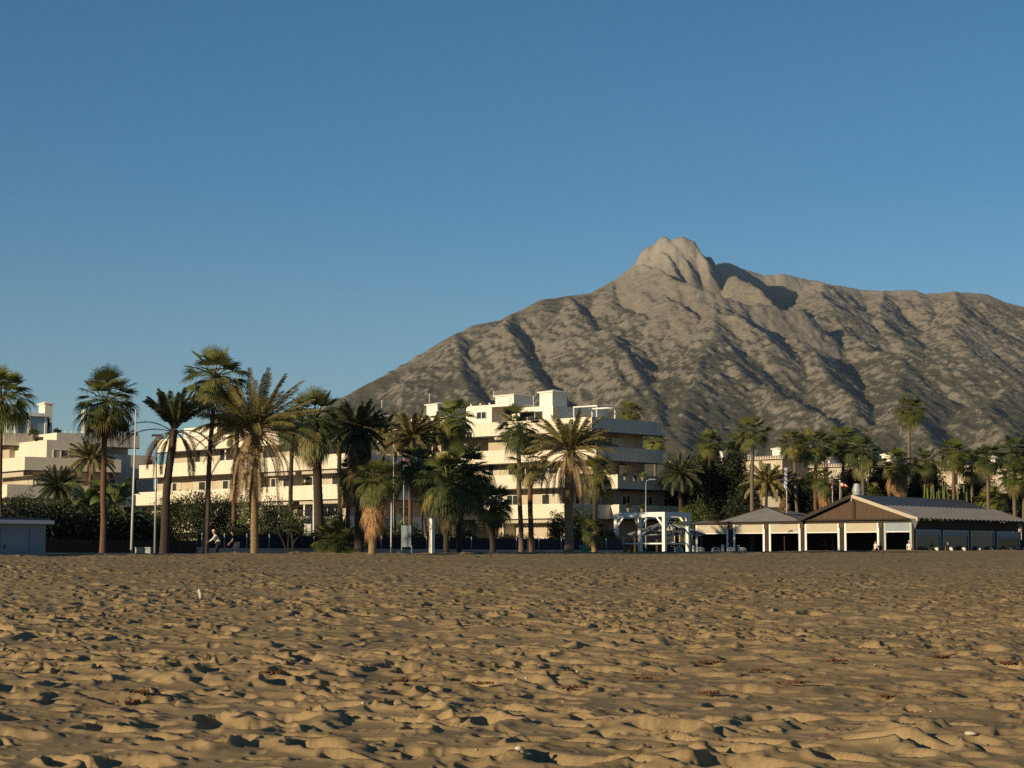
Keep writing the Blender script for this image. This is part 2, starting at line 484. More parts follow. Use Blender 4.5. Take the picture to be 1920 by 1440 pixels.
def build_mountain():
    xs = np.arange(-2600, 4300, 8.0)
    xs = np.concatenate([np.arange(-2600, -900, 24.0), np.arange(-900, 2350, 6.0), np.arange(2350, 5200, 24.0)])
    ys = np.concatenate([np.arange(2500, 4900, 25.0), np.arange(4900, 8400, 7.0), np.arange(8400, 10500, 60.0)])
    Y, X = np.meshgrid(ys, xs, indexing='ij')
    wx = X + 45 * fbm(X / 420, Y / 420, 3, 201) ; wy = Y + 45 * fbm(X / 420 + 5, Y / 420, 3, 207)
    q3 = [P(*p) for p in SKY]
    zs = np.interp(xs, [p.x for p in q3], [p.z for p in q3])
    yr = np.interp(xs, [p.x for p in q3], [p.y for p in q3])
    # the profile widens and smooths as it comes forward
    xf = np.arange(xs[0], xs[-1], 10.0); zf = np.interp(xf, xs, zs)
    def blur(w):
        k = np.exp(-0.5 * (np.arange(-3 * w, 3 * w + 1) / w) ** 2); k /= k.sum()
        return np.interp(xs, xf, np.convolve(np.pad(zf, 3 * w, mode='edge'), k, mode='valid'))
    z1 = blur(9); z2 = blur(32)
    dist = np.abs(yr[None, :] - Y)
    a1 = sstep(30, 400, dist); a2 = sstep(300, 1400, dist)
    prof = (zs[None, :] * (1 - a1) + z1[None, :] * a1) * (1 - a2) + z2[None, :] * a2
    base = prof - np.where(dist < 900, dist * .54, 486 + (dist - 900) * .34) - 95 * sstep(150, 800, dist) * (1 - sstep(1800, 2600, dist))
    Xp = P(1262, 445, 7390).x
    base -= 95 * np.exp(-((X - Xp) / 190) ** 2) * sstep(15, 140, dist) * (1 - 0.6 * sstep(400, 1200, dist))
    Xb = X - (1432 - 960) / F * Y
    base -= 175 * np.exp(-(Xb / 165) ** 4) * sstep(0, 150, yr[None, :] - Y) * (1 - sstep(650, 1050, yr[None, :] - Y))
    sp = np.full_like(X, -500.0)
    for pts, s in SPURS:
        seg_tent(wx * .55 + X * .45, wy * .55 + Y * .45, pts, s, sp)
    # soft union
    k = 10.0
    h = np.clip(0.5 + 0.5 * (sp - base) / k, 0, 1)
    Z = base * (1 - h) + sp * h + k * h * (1 - h)
    ramp_ = np.clip((Y - 2600) * 0.035, 0, 330) * (1 + 0.5 * perlin(X / 900, Y / 900, 300))
    Z = np.maximum(Z, ramp_)
    # distance from the skyline keeps its outline
    d = np.full_like(X, 1e9)
    p3 = [P(*p) for p in SKY]
    for a, b in zip(p3[:-1], p3[1:]):
        dx, dy = b.x - a.x, b.y - a.y
        t = np.clip(((X - a.x) * dx + (Y - a.y) * dy) / (dx * dx + dy * dy), 0, 1)
        np.minimum(d, np.hypot(X - (a.x + t * dx), Y - (a.y + t * dy)), out=d)
    am = 0.16 + 0.84 * sstep(0, 160, d)
    crag = np.clip((Z - 960) / 90, 0, 1)
    hi = sstep(120, 320, Z)
    g = fbm(wx / 330, wy / 430, 5, 220, 0.5, ridged=True)
    gx = X + 0.35 * (Y - 6500) + 30 * perlin(X / 260, Y / 260, 281)
    g2 = fbm(gx / 150, Y / 620, 4, 285, 0.55, ridged=True)
    Z = Z + am * hi * (14 * g + 17 * g2 + 9 * fbm(wx / 110, wy / 130, 3, 240, 0.6, ridged=True) + 7 * fbm(X / 44, Y / 60, 3, 270, 0.65, ridged=True) - 12)
    Z += am * (0.3 + 0.7 * hi) * 5.0 * fbm(X / 26, Y / 26, 2, 260)
    Z += crag * 9.0 * (0.35 + 0.65 * am) * (fbm((X + .4 * Y) / 60, (Y - .4 * X) / 150, 4, 290, 0.65, ridged=True) - 0.15)
    me = mesh_from('mountain', np.stack([X, Y, Z], axis=-1).reshape(-1, 3), grid_faces(len(ys), len(xs)), smooth=True, mats=[M['mountain']])
    tag(link('mountain', me), kind='structure')
    print('mountain', X.size)
build_mountain()
def plane(name, x0, x1, y0, y1, z, m):
    me = mesh_from(name, [(x0, y0, z), (x1, y0, z), (x1, y1, z), (x0, y1, z)], [(0, 1, 2, 3)], mats=[m])
    return tag(link(name, me), kind='structure')
M['ground'] = simple('ground', (0.12, 0.11, 0.07), 0.95, 0.3, 0.05)

# ------------------------------------------------------------------ more materials
def mat_leaf(name, lo, hi, scale=0.6, trans=0.25, rough=0.5):
    m, t, b, o = newmat(name)
    g = N(t, 'ShaderNodeNewGeometry'); oi = N(t, 'ShaderNodeObjectInfo')
    n = noise(t, g.outputs['Position'], scale, 2, 0.5)
    n2 = noise(t, g.outputs['Position'], scale * 8, 2, 0.5)
    f = mix(t, 0.5, n.outputs['Fac'], n2.outputs['Fac'])
    r = ramp(t, f, [(0.35, lo), (0.65, hi)])
    v = N(t, 'ShaderNodeMapRange'); v.inputs[3].default_value = 0.75; v.inputs[4].default_value = 1.25
    t.links.new(oi.outputs['Random'], v.inputs[0])
    c = mix(t, 1.0, r.outputs[0], v.outputs[0], 'MULTIPLY')
    t.links.new(c, b.inputs['Base Color'])
    b.inputs['Roughness'].default_value = rough; b.inputs['Specular IOR Level'].default_value = 0.3
    tr = N(t, 'ShaderNodeBsdfTranslucent'); t.links.new(c, tr.inputs['Color'])
    ms = N(t, 'ShaderNodeMixShader'); ms.inputs[0].default_value = trans
    t.links.new(b.outputs[0], ms.inputs[1]); t.links.new(tr.outputs[0], ms.inputs[2])
    t.links.new(ms.outputs[0], o.inputs['Surface'])
    return m
M['fan'] = mat_leaf('fan_leaf', (0.055, 0.072, 0.018), (0.175, 0.185, 0.048))
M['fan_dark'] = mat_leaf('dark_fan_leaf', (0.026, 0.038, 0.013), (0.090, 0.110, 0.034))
M['fan_yellow'] = mat_leaf('yellow_fan_leaf', (0.10, 0.10, 0.03), (0.26, 0.20, 0.055))
M['feather'] = mat_leaf('feather_leaf', (0.095, 0.092, 0.036), (0.30, 0.25, 0.095))
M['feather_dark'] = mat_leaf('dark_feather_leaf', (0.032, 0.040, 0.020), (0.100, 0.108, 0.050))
M['dead'] = mat_leaf('dead_frond', (0.16, 0.105, 0.055), (0.38, 0.27, 0.14), 1.0, 0.12, 0.8)
M['dead_dark'] = mat_leaf('dark_dead_frond', (0.050, 0.035, 0.022), (0.14, 0.095, 0.05), 1.0, 0.1, 0.8)
M['skirt'] = mat_leaf('dry_skirt', (0.16, 0.085, 0.040), (0.46, 0.28, 0.13), 1.2, 0.12, 0.8)
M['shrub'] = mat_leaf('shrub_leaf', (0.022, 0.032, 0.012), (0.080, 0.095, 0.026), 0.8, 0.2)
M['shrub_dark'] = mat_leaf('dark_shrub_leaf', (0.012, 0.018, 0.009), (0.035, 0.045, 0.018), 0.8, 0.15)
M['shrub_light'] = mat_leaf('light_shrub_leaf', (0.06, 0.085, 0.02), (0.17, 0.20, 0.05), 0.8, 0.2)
M['banana'] = mat_leaf('banana_leaf', (0.06, 0.085, 0.03), (0.20, 0.24, 0.08), 0.9, 0.3, 0.4)
def mat_trunk(name, lo, hi, ring=9.0):
    m, t, b, o = newmat(name)
    tc = N(t, 'ShaderNodeTexCoord'); v = tc.outputs['Object']
    wv = N(t, 'ShaderNodeTexWave', bands_direction='Z'); wv.inputs['Scale'].default_value = ring
    wv.inputs['Distortion'].default_value = 6; wv.inputs['Detail'].default_value = 3; wv.inputs['Detail Scale'].default_value = 1.5
    t.links.new(v, wv.inputs['Vector'])
    n = noise(t, mscale(t, v, (1, 1, 0.4)), 7, 5, 0.7)
    f = mix(t, 0.5, wv.outputs['Fac'], n.outputs['Fac'])
    r = ramp(t, f, [(0.3, lo), (0.7, hi)])
    t.links.new(r.outputs[0], b.inputs['Base Color']); b.inputs['Roughness'].default_value = 0.9
    bump(t, f, 0.9, 0.06, b)
    return m
M['trunk'] = mat_trunk('grey_trunk', (0.13, 0.095, 0.065), (0.28, 0.215, 0.15))
M['trunk_red'] = mat_trunk('reddish_trunk', (0.12, 0.060, 0.035), (0.27, 0.15, 0.085))
M['trunk_dark'] = mat_trunk('dark_trunk', (0.035, 0.026, 0.019), (0.095, 0.070, 0.050))
M['trunk_tan'] = mat_trunk('tan_scarred_trunk', (0.16, 0.105, 0.055), (0.42, 0.30, 0.16), 5.0)
M['branch'] = simple('branch', (0.16, 0.13, 0.09), 0.9, 0.3, 6)
M['plaster'] = simple('cream_plaster', (0.64, 0.57, 0.455), 0.9, 0.10, 0.9, bmp=0.004, stretch=(2.5, 2.5, 0.35))
M['plaster_w'] = simple('white_plaster', (0.72, 0.67, 0.57), 0.9, 0.05, 0.6)
M['plaster_in'] = simple('recess_shade_plaster', (0.43, 0.36, 0.27), 0.9, 0.08, 0.8)  # balcony recess shade put into this darker plaster; bench and boulder reuse it
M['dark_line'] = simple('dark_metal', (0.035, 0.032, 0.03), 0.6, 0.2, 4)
M['white'] = simple('white_paint', (0.72, 0.71, 0.68), 0.55, 0.06, 3)
M['frame'] = simple('window_frame', (0.62, 0.60, 0.55), 0.5, 0.05, 3)
M['curtain'] = simple('curtain', (0.48, 0.44, 0.33), 0.9, 0.25, 2.0, stretch=(9, 9, 0.3))
def mat_glass():
    m, t, b, o = newmat('dark_glass')
    b.inputs['Base Color'].default_value = (0.03, 0.033, 0.035, 1); b.inputs['Roughness'].default_value = 0.12
    b.inputs['Specular IOR Level'].default_value = 0.25
    return m
M['glass'] = mat_glass()
def mat_clear():
    m, t, b, o = newmat('clear_glass')
    tr = N(t, 'ShaderNodeBsdfTransparent'); tr.inputs['Color'].default_value = (0.75, 0.80, 0.82, 1)
    gl = N(t, 'ShaderNodeBsdfGlossy'); gl.inputs['Roughness'].default_value = 0.05
    fr = N(t, 'ShaderNodeFresnel'); fr.inputs['IOR'].default_value = 1.25
    ms = N(t, 'ShaderNodeMixShader'); t.links.new(fr.outputs[0], ms.inputs[0])
    t.links.new(tr.outputs[0], ms.inputs[1]); t.links.new(gl.outputs[0], ms.inputs[2])
    t.links.new(ms.outputs[0], o.inputs['Surface'])
    return m
M['clear'] = mat_clear()
M['navy'] = simple('navy_screen', (0.012, 0.018, 0.034), 0.8, 0.3, 1.5)
M['greywall'] = simple('pale_wall', (0.36, 0.37, 0.38), 0.85, 0.15, 1.2)
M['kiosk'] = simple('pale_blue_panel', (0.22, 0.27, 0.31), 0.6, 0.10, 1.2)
M['roofgrey'] = simple('grey_sheet_roof', (0.085, 0.095, 0.11), 0.6, 0.25, 1.0)
M['wood'] = simple('brown_boards', (0.080, 0.050, 0.030), 0.8, 0.4, 1.6, stretch=(5, 5, .6))
M['wood_dark'] = simple('dark_timber', (0.035, 0.026, 0.02), 0.8, 0.3, 2)
M['canvas'] = simple('cream_canvas', (0.42, 0.37, 0.285), 0.9, 0.08, 1.0)
M['awn'] = simple('pleated_canvas', (0.155, 0.15, 0.16), 0.8, 0.2, 1.0)
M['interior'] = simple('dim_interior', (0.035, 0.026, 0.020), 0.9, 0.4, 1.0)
M['pave'] = simple('paving', (0.22, 0.20, 0.17), 0.9, 0.2, 1.5)
M['tile'] = simple('roof_tile', (0.55, 0.47, 0.38), 0.8, 0.2, 3)
M['green_bin'] = simple('green_plastic', (0.05, 0.20, 0.09), 0.5, 0.1, 3)
M['metal'] = simple('galvanised_metal', (0.32, 0.35, 0.36), 0.45, 0.1, 3, metal=0.3)
M['skin'] = simple('skin', (0.42, 0.24, 0.16), 0.6, 0.08, 8)
M['cloth_w'] = simple('pale_cloth', (0.62, 0.56, 0.50), 0.9, 0.06, 6)
M['cloth_b'] = simple('black_cloth', (0.015, 0.015, 0.018), 0.9, 0.2, 6)
M['cloth_beige'] = simple('beige_cloth', (0.60, 0.54, 0.44), 0.9, 0.08, 6)
M['hair'] = simple('dark_hair', (0.02, 0.014, 0.010), 0.7, 0.2, 20)
M['red'] = simple('red_cloth', (0.55, 0.03, 0.025), 0.8, 0.1, 3)
M['blue'] = simple('blue_cloth', (0.05, 0.10, 0.36), 0.8, 0.1, 3)
M['orange'] = simple('orange_cloth', (0.60, 0.12, 0.03), 0.8, 0.1, 3)
M['flagw'] = simple('white_cloth', (0.66, 0.66, 0.68), 0.8, 0.06, 3)
M['seaweed'] = simple('dry_seaweed', (0.13, 0.06, 0.03), 0.9, 0.4, 20)
M['pebble'] = simple('pale_pebble', (0.48, 0.43, 0.36), 0.7, 0.15, 30)
M['pot'] = simple('clay_pot', (0.22, 0.17, 0.12), 0.8, 0.15, 5)
M['water'] = simple('water', (0.03, 0.07, 0.10), 0.25, 0.2, 0.2)

# ------------------------------------------------------------------ ground behind the beach
G = 1.6                                # promenade level
def strip(name, k0, k1, z, m, s=1.19, xa=-80, xb=260):
    pts = [(xa, k0 + s * xa, z), (xb, k0 + s * xb, z), (xb, k1 + s * xb, z), (xa, k1 + s * xa, z)]
    me = mesh_from(name, pts, [(0, 1, 2, 3)], mats=[m])
    return tag(link(name, me), kind='structure')
strip('promenade', 134.8, 150.0, 1.60, M['pave'])
M['soil'] = simple('garden_soil', (0.10, 0.085, 0.05), 0.95, 0.3, 0.4)
strip('garden_ground', 150.0, 700.0, 1.58, M['soil'], xa=-320, xb=700)
plane('sea', -9000, 9000, -6000, -4, -0.9, M['water'])
plane('terrain', -9000, 9000, 395, 12000, 1.45, M['ground'])

# ------------------------------------------------------------------ terraced apartment buildings
def frame_axes(th):
    """left face runs (-sin th.., ), right face recedes at angle th from the picture plane"""
    c, s = math.cos(math.radians(th)), math.sin(math.radians(th))
    return Vector((c, s, 0)), Vector((-s, c, 0))     # right-face direction r, left-face direction l
def solve_len(C, d, px):
    """distance along d from C so that the point appears at column px"""
    u = U(px)
    return (u * C.y - C.x) / (d.x - u * d.y)
class Block:
    """A box shaped volume seen corner on: C nearest corner, r and l the two horizontal directions."""
    def __init__(s, root, px, Y, th):
        s.root = root; s.C = Vector((U(px) * Y, Y, 0)); s.r, s.l = frame_axes(th)
    def pt(s, a, b, z):
        v = s.C + s.r * a + s.l * b; return Vector((v.x, v.y, z))
    def vol(s, name, a0, a1, b0, b1, z0, z1, m, label=None, bevel=0):
        c = s.pt((a0 + a1) / 2, (b0 + b1) / 2, (z0 + z1) / 2)
        return MB().box(c, s.r, s.l, (0, 0, 1), (a1 - a0) / 2, (b1 - b0) / 2, (z1 - z0) / 2).build(name, m, s.root, bevel=bevel, label=label)
    def tray(s, a0, a1, b0, b1, z1, h=1.38, t=0.18, name='balcony'):
        """balcony: parapet walls on the two seen sides, floor slab, dark shadow gap rail under it"""
        mb = MB()
        def bx(A0, A1, B0, B1, z0, z1_):
            mb.box(s.pt((A0 + A1) / 2, (B0 + B1) / 2, (z0 + z1_) / 2), s.r, s.l, (0, 0, 1), (A1 - A0) / 2, (B1 - B0) / 2, (z1_ - z0) / 2)
        z0 = z1 - h
        bx(a0, a1, b0, b0 + t, z0, z1)           # right-facing parapet (runs along r)
        bx(a0, a0 + t, b0 + t, b1, z0, z1)       # left-facing parapet (runs along l)
        bx(a0 + t, a1, b1 - t, b1, z0, z1)
        bx(a1 - t, a1, b0 + t, b1 - t, z0, z1)
        bx(a0 + t, a1 - t, b0 + t, b1 - t, z0 + 0.05, z0 + 0.28)
        o = mb.build(name, M['plaster'], s.root)
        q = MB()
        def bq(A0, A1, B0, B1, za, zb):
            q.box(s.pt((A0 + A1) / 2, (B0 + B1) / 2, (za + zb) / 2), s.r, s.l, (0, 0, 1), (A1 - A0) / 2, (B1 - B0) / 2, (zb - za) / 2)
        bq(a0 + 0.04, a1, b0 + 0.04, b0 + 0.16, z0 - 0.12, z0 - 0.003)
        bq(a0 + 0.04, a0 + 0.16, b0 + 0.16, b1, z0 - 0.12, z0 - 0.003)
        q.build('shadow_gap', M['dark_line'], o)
        return o
    def window(s, side, pos, w, z0, z1, off, mode='curtain', n=2):
        """side 'l': on the left-facing wall plane a=off, running along l; 'r': on plane b=off running along r"""
        if side == 'l': P0 = lambda x, d, z: s.pt(off - d, pos + x, z); ax, ay = s.l, s.r
        else: P0 = lambda x, d, z: s.pt(pos + x, off - d, z); ax, ay = s.r, s.l
        H = (z1 - z0) / 2; zc = (z0 + z1) / 2; f = 0.07
        mb = MB()
        mb.box(P0(w / 2, 0.03, z1 - f / 2), ax, ay, (0, 0, 1), w / 2, 0.05, f / 2)
        mb.box(P0(w / 2, 0.03, z0 + f / 2), ax, ay, (0, 0, 1), w / 2, 0.05, f / 2)
        for k in range(n + 1):
            x = f / 2 + (w - f) * k / n
            mb.box(P0(x, 0.03, zc), ax, ay, (0, 0, 1), f / 2, 0.045, H - f)
        fr = mb.build('window', M['frame'], s.root)
        for k in range(n):
            x0 = f + (w - f) * k / n; x1 = (w - f) * (k + 1) / n
            mm = M['glass'] if (mode == 'dark' or (mode == 'mixed' and k % 2)) else M['curtain']
            MB().box(P0((x0 + x1) / 2, 0.012, zc), ax, ay, (0, 0, 1), (x1 - x0) / 2, 0.01, H - f).build('pane', mm, fr)
        return fr
    def awning(s, side, pos, w, z, off, drop=0.45, out=0.06):
        """scalloped valance hanging under a slab edge"""
        if side == 'l': P0 = lambda x, d, z_: s.pt(off - d, pos + x, z_)
        else: P0 = lambda x, d, z_: s.pt(pos + x, off - d, z_)
        mb = MB(); n = int(w / 0.28)
        for k in range(n):
            x0 = w * k / n; x1 = w * (k + 1) / n; xm = (x0 + x1) / 2
            poly = [P0(x0, out, z), P0(x1, out, z), P0(x1, out, z - drop * .8), P0(xm, out, z - drop), P0(x0, out, z - drop * .8)]
            nrm = P0(0, out + 0.02, 0) - P0(0, out, 0)
            mb.prism(poly, nrm)
        return mb.build('awning', M['canvas'], s.root)
rng = random.Random(5)
def storeys(B, levels, base=G, wall_in=2.0, wseed=1, awn=(), lwin=True, rwin=True, wall_m='plaster'):
    """levels: list from the top of (z_top, a0, a1, b0, b1); walls fill the space below each tray down to the next"""
    R = random.Random(wseed)
    for i, (zt, a0, a1, b0, b1) in enumerate(levels):
        B.tray(a0, a1, b0, b1, zt)
        zb = levels[i + 1][0] - 1.10 if i + 1 < len(levels) else base - 0.3
        zw = zt - 1.33
        ia = a0 + wall_in; ib = b0 + wall_in
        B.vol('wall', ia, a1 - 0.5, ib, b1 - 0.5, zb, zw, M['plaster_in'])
        floor = levels[i + 1][0] - 1.1 if i + 1 < len(levels) else base + 0.1
        if lwin:
            p = ib + 0.6
            while p < b1 - 3.4:
                w = R.choice([1.6, 2.4, 3.0, 3.6]); md = R.choice(['curtain', 'mixed', 'mixed', 'dark', 'dark'])
                B.window('l', p, w, floor + 0.05, floor + 2.15, ia, md, 2 if w < 2.8 else 3)
                p += w + R.choice([0.4, 0.8, 1.2, 2.0])
                if R.random() < 0.35 and p < b1 - 2:          # dividing fin wall between flats
                    B.vol('fin', a0 + 0.30, ia, p - 0.6, p - 0.4, zb + 0.02, zw - 0.004, M['plaster']); p += 0.3
        if rwin:
            p = ia + 1.2
            while p < a1 - 2.6:
                w = R.choice([0.8, 1.4, 2.0])
                B.window('r', p, w, floor + (0.9 if w < 1.5 else 0.1), floor + 2.1, ib, R.choice(['dark', 'mixed', 'dark']), 2)
                p += w + R.choice([1.5, 2.2, 3.0])
        if i in awn:
            B.awning('l', 1.0 + b0, min(6.0, b1 - b0 - 1.5), zw - 0.06, a0 + 0.2)
            B.awning('l', min(8.0, (b1 - b0) * .5) + b0, min(5.0, (b1 - b0) * .4), zw - 0.06, a0 + 0.2)
def planter(root, p, r, h, n, name='terrace_plant'):
    pass
APG = 'terraced apartment buildings behind the palms'

def chimney(B, a0, a1, b0, b1, z0, z1, cap=True):
    o = B.vol('chimney', a0, a1, b0, b1, z0, z1, M['plaster_w'])
    if cap:
        # shallow pyramid lid
        mb = MB(); e = 0.18
        q = [B.pt(a0 - e, b0 - e, z1), B.pt(a1 + e, b0 - e, z1), B.pt(a1 + e, b1 + e, z1), B.pt(a0 - e, b1 + e, z1)]
        q2 = [p + Vector((0, 0, 0.12)) for p in q]
        c = B.pt((a0 + a1) / 2, (b0 + b1) / 2, z1 + 0.42)
        mb.add(q + q2 + [c], [(3, 2, 1, 0), (0, 1, 5, 4), (1, 2, 6, 5), (2, 3, 7, 6), (3, 0, 4, 7), (4, 5, 8), (5, 6, 8), (6, 7, 8), (7, 4, 8)])
        mb.build('chimney_cap', M['plaster_w'], o)
    return o

# --- B3: the large building whose right faces lie in shade
def building_center():
    t = thing('apartment_building', 'large cream apartment building with shaded right side and penthouse, behind the drooping feather palm', 'building', (U(1110) * 203, 203, G), group=APG)
    B = Block(t, 1110, 203, 49)
    def Lb(px, a=0): return solve_len(B.pt(a, 0, 0), B.l, px)
    def La(px, b=0): return solve_len(B.pt(0, b, 0), B.r, px)
    zt = 15.75
    b_top = Lb(885)
    storeys(B, [(zt, 0, La(1240), 0, b_top)], base=12, wseed=3, awn=(0,), rwin=False)
    B2_ = Block(t, 1132, 204.5, 49)
    a3 = solve_len(B2_.C, B2_.r, 1243); b3 = solve_len(B2_.C, B2_.l, 872)
    B2_.C = B2_.C - Vector((0, 0, 0))
    storeys(B2_, [(12.9, -1.2, a3, 0, b3)], base=9.4, wseed=4)
    B3_ = Block(t, 1060, 197.5, 49)
    b4 = solve_len(B3_.C, B3_.l, 862); a4 = solve_len(B3_.C, B3_.r, 1150)
    storeys(B3_, [(9.95, 0, a4 + 6, 0, b4), (7.0, 0, a4 + 7, -0.25, b4)], base=G, wseed=7, awn=(1,))
    B4_ = Block(t, 1158, 201.5, 49)
    a5 = solve_len(B4_.C, B4_.r, 1280)
    storeys(B4_, [(9.98, 0, a5, 0, 5), (7.03, 0.2, a5 - 0.6, 0, 5)], base=G, wseed=9, lwin=False)
    # windows of the shaded upper floors
    for (p, w, z0, z1) in ((2.6, 0.9, 11.7, 14.2), (5.2, 1.7, 12.6, 13.9)):
        B.window('r', p, w, z0, z1, 1.6, 'mixed', 1)
    for (p, w, z0, z1) in ((2.2, 0.8, 9.6, 10.7), (4.6, 1.9, 8.7, 11.2)):
        B2_.window('r', p, w, z0, z1, 1.6, 'mixed', 1)
    # penthouse, flat slab roof with small posts, chimneys
    ph = Block(t, 960, 212.0, 49)
    l0 = solve_len(ph.C, ph.l, 874)
    zf = 15.0; zr = 17.75
    ph.vol('penthouse', 3.2, 12, 0, l0, zf, zr - 0.30, M['plaster_w'])
    ph.vol('penthouse_wall', 0, 3.2, l0 - 3.6, l0, zf, zr, M['plaster_w'])
    ph.vol('penthouse_roof', -0.4, 12.3, -0.3, l0 - 3.62, zr - 0.28, zr - 0.02, M['plaster_w'])
    ph.window('l', l0 - 2.9, 1.4, zf + 1.3, zf + 2.1, 0, 'dark', 2)
    ph.window('l', 2.0, 0.9, zf + 0.1, zf + 2.0, 3.2, 'mixed', 1)
    for k in range(7):
        q = ph.pt(0.0, 0.5 + k * 1.3, zr)
        MB().tube([q + Vector((0, 0, -0.03)), q + Vector((0, 0, 0.22))], 0.09, 8).build('roof_vent', M['plaster_w'], t)
    chimney(ph, 4.2, 7.4, 3.4, 6.0, zr - 0.05, zr + 1.25)
    p2 = Block(t, 1030, 210, 49)
    b2 = solve_len(p2.C, p2.l, 960)
    p2.vol('penthouse_east', 0, 9, -0.5, b2, zf, 17.35, M['plaster_w'])
    p2.window('l', 0.8, 3.2, 15.3, 16.9, 0, 'dark', 3)
    chimney(Block(t, 1036, 213, 49), 0, 2.4, 0, 1.75, 17.2, 19.0)
    # open steel frame on the roof terrace
    mb = MB()
    for (x, y) in ((1.5, -2.0), (1.5, -5.0), (4.5, -2.0), (4.5, -5.0)):
        mb.bar(p2.pt(x, y, 15.2), p2.pt(x, y, 17.2), 0.1)
    for (x0, y0, x1, y1) in ((1.5, -2, 1.5, -5), (4.5, -2, 4.5, -5), (1.5, -2, 4.5, -2), (1.5, -5, 4.5, -5)):
        mb.bar(p2.pt(x0, y0, 17.2), p2.pt(x1, y1, 17.2), 0.12)
    mb.build('terrace_frame', M['white'], t)
    return t
def building_behind():
    t = thing('apartment_building', 'cream apartment building mostly hidden by dark palms left of the penthouse, two box chimneys', 'building', (U(860) * 220, 220, G), group=APG)
    B = Block(t, 862, 220, 45)
    def Lb(px): return solve_len(B.C, B.l, px)
    b = Lb(695)
    storeys(B, [(16.2, 1.5, 14, 0.5, b - 1), (13.3, 0.5, 14, 0, b), (10.4, 0, 15, 0, b), (7.5, 0, 15, 0, b)], wseed=11, awn=(1,))
    q = Block(t, 838, 225, 45)
    bb = solve_len(q.C, q.l, 770)
    q.vol('penthouse', 0, 6, 0, bb, 15.3, 17.3, M['plaster_w'])
    q.window('l', 1.0, 1.5, 15.9, 17.0, 0, 'dark', 2)
    chimney(Block(t, 820, 229, 45), 0, 2.5, 0, 1.8, 16.8, 18.9)
    chimney(Block(t, 708, 238, 45), 0, 2.2, 0, 0.5, 16.2, 18.2)
    Block(t, 735, 236, 45).vol('penthouse', 0, 5, 0, 5, 15.2, 16.8, M['plaster_w'])
    return t
def building_left():
    t = thing('apartment_building', 'long cream apartment building with lit stepped balconies behind the big feather palm on the left', 'building', (U(647) * 192, 192, G), group=APG)
    B = Block(t, 647, 192, 44)
    def Lb(px, c=B): return solve_len(c.C, c.l, px)
    b = Lb(237)
    storeys(B, [(11.65, 1.2, 15, 1.2, b - 0.6), (8.7, 0, 15, 0, b), (5.75, 0, 15, 0, b - 3)], wseed=13, awn=(0, 1))
    T = Block(t, 545, 200.5, 44)
    bt = Lb(292, T)
    storeys(T, [(14.3, 0, 11, 0, bt)], base=11, wseed=15)
    T.vol('penthouse', 1.4, 8, bt - 9, bt - 3, 13.2, 15.4, M['plaster_w'])
    Block(t, 500, 207, 44).vol('penthouse', 0, 6, 0, 5, 13.2, 16.0, M['plaster_w'])
    # glass rail on the roof terrace
    mb = MB()
    for k in range(12):
        mb.bar(T.pt(0.1, 1 + k * 2.0, 14.3), T.pt(0.1, 1 + k * 2.0, 14.75), 0.05)
    mb.bar(T.pt(0.1, 1, 14.75), T.pt(0.1, 23, 14.75), 0.06)
    mb.build('roof_rail', M['white'], t)
    return t
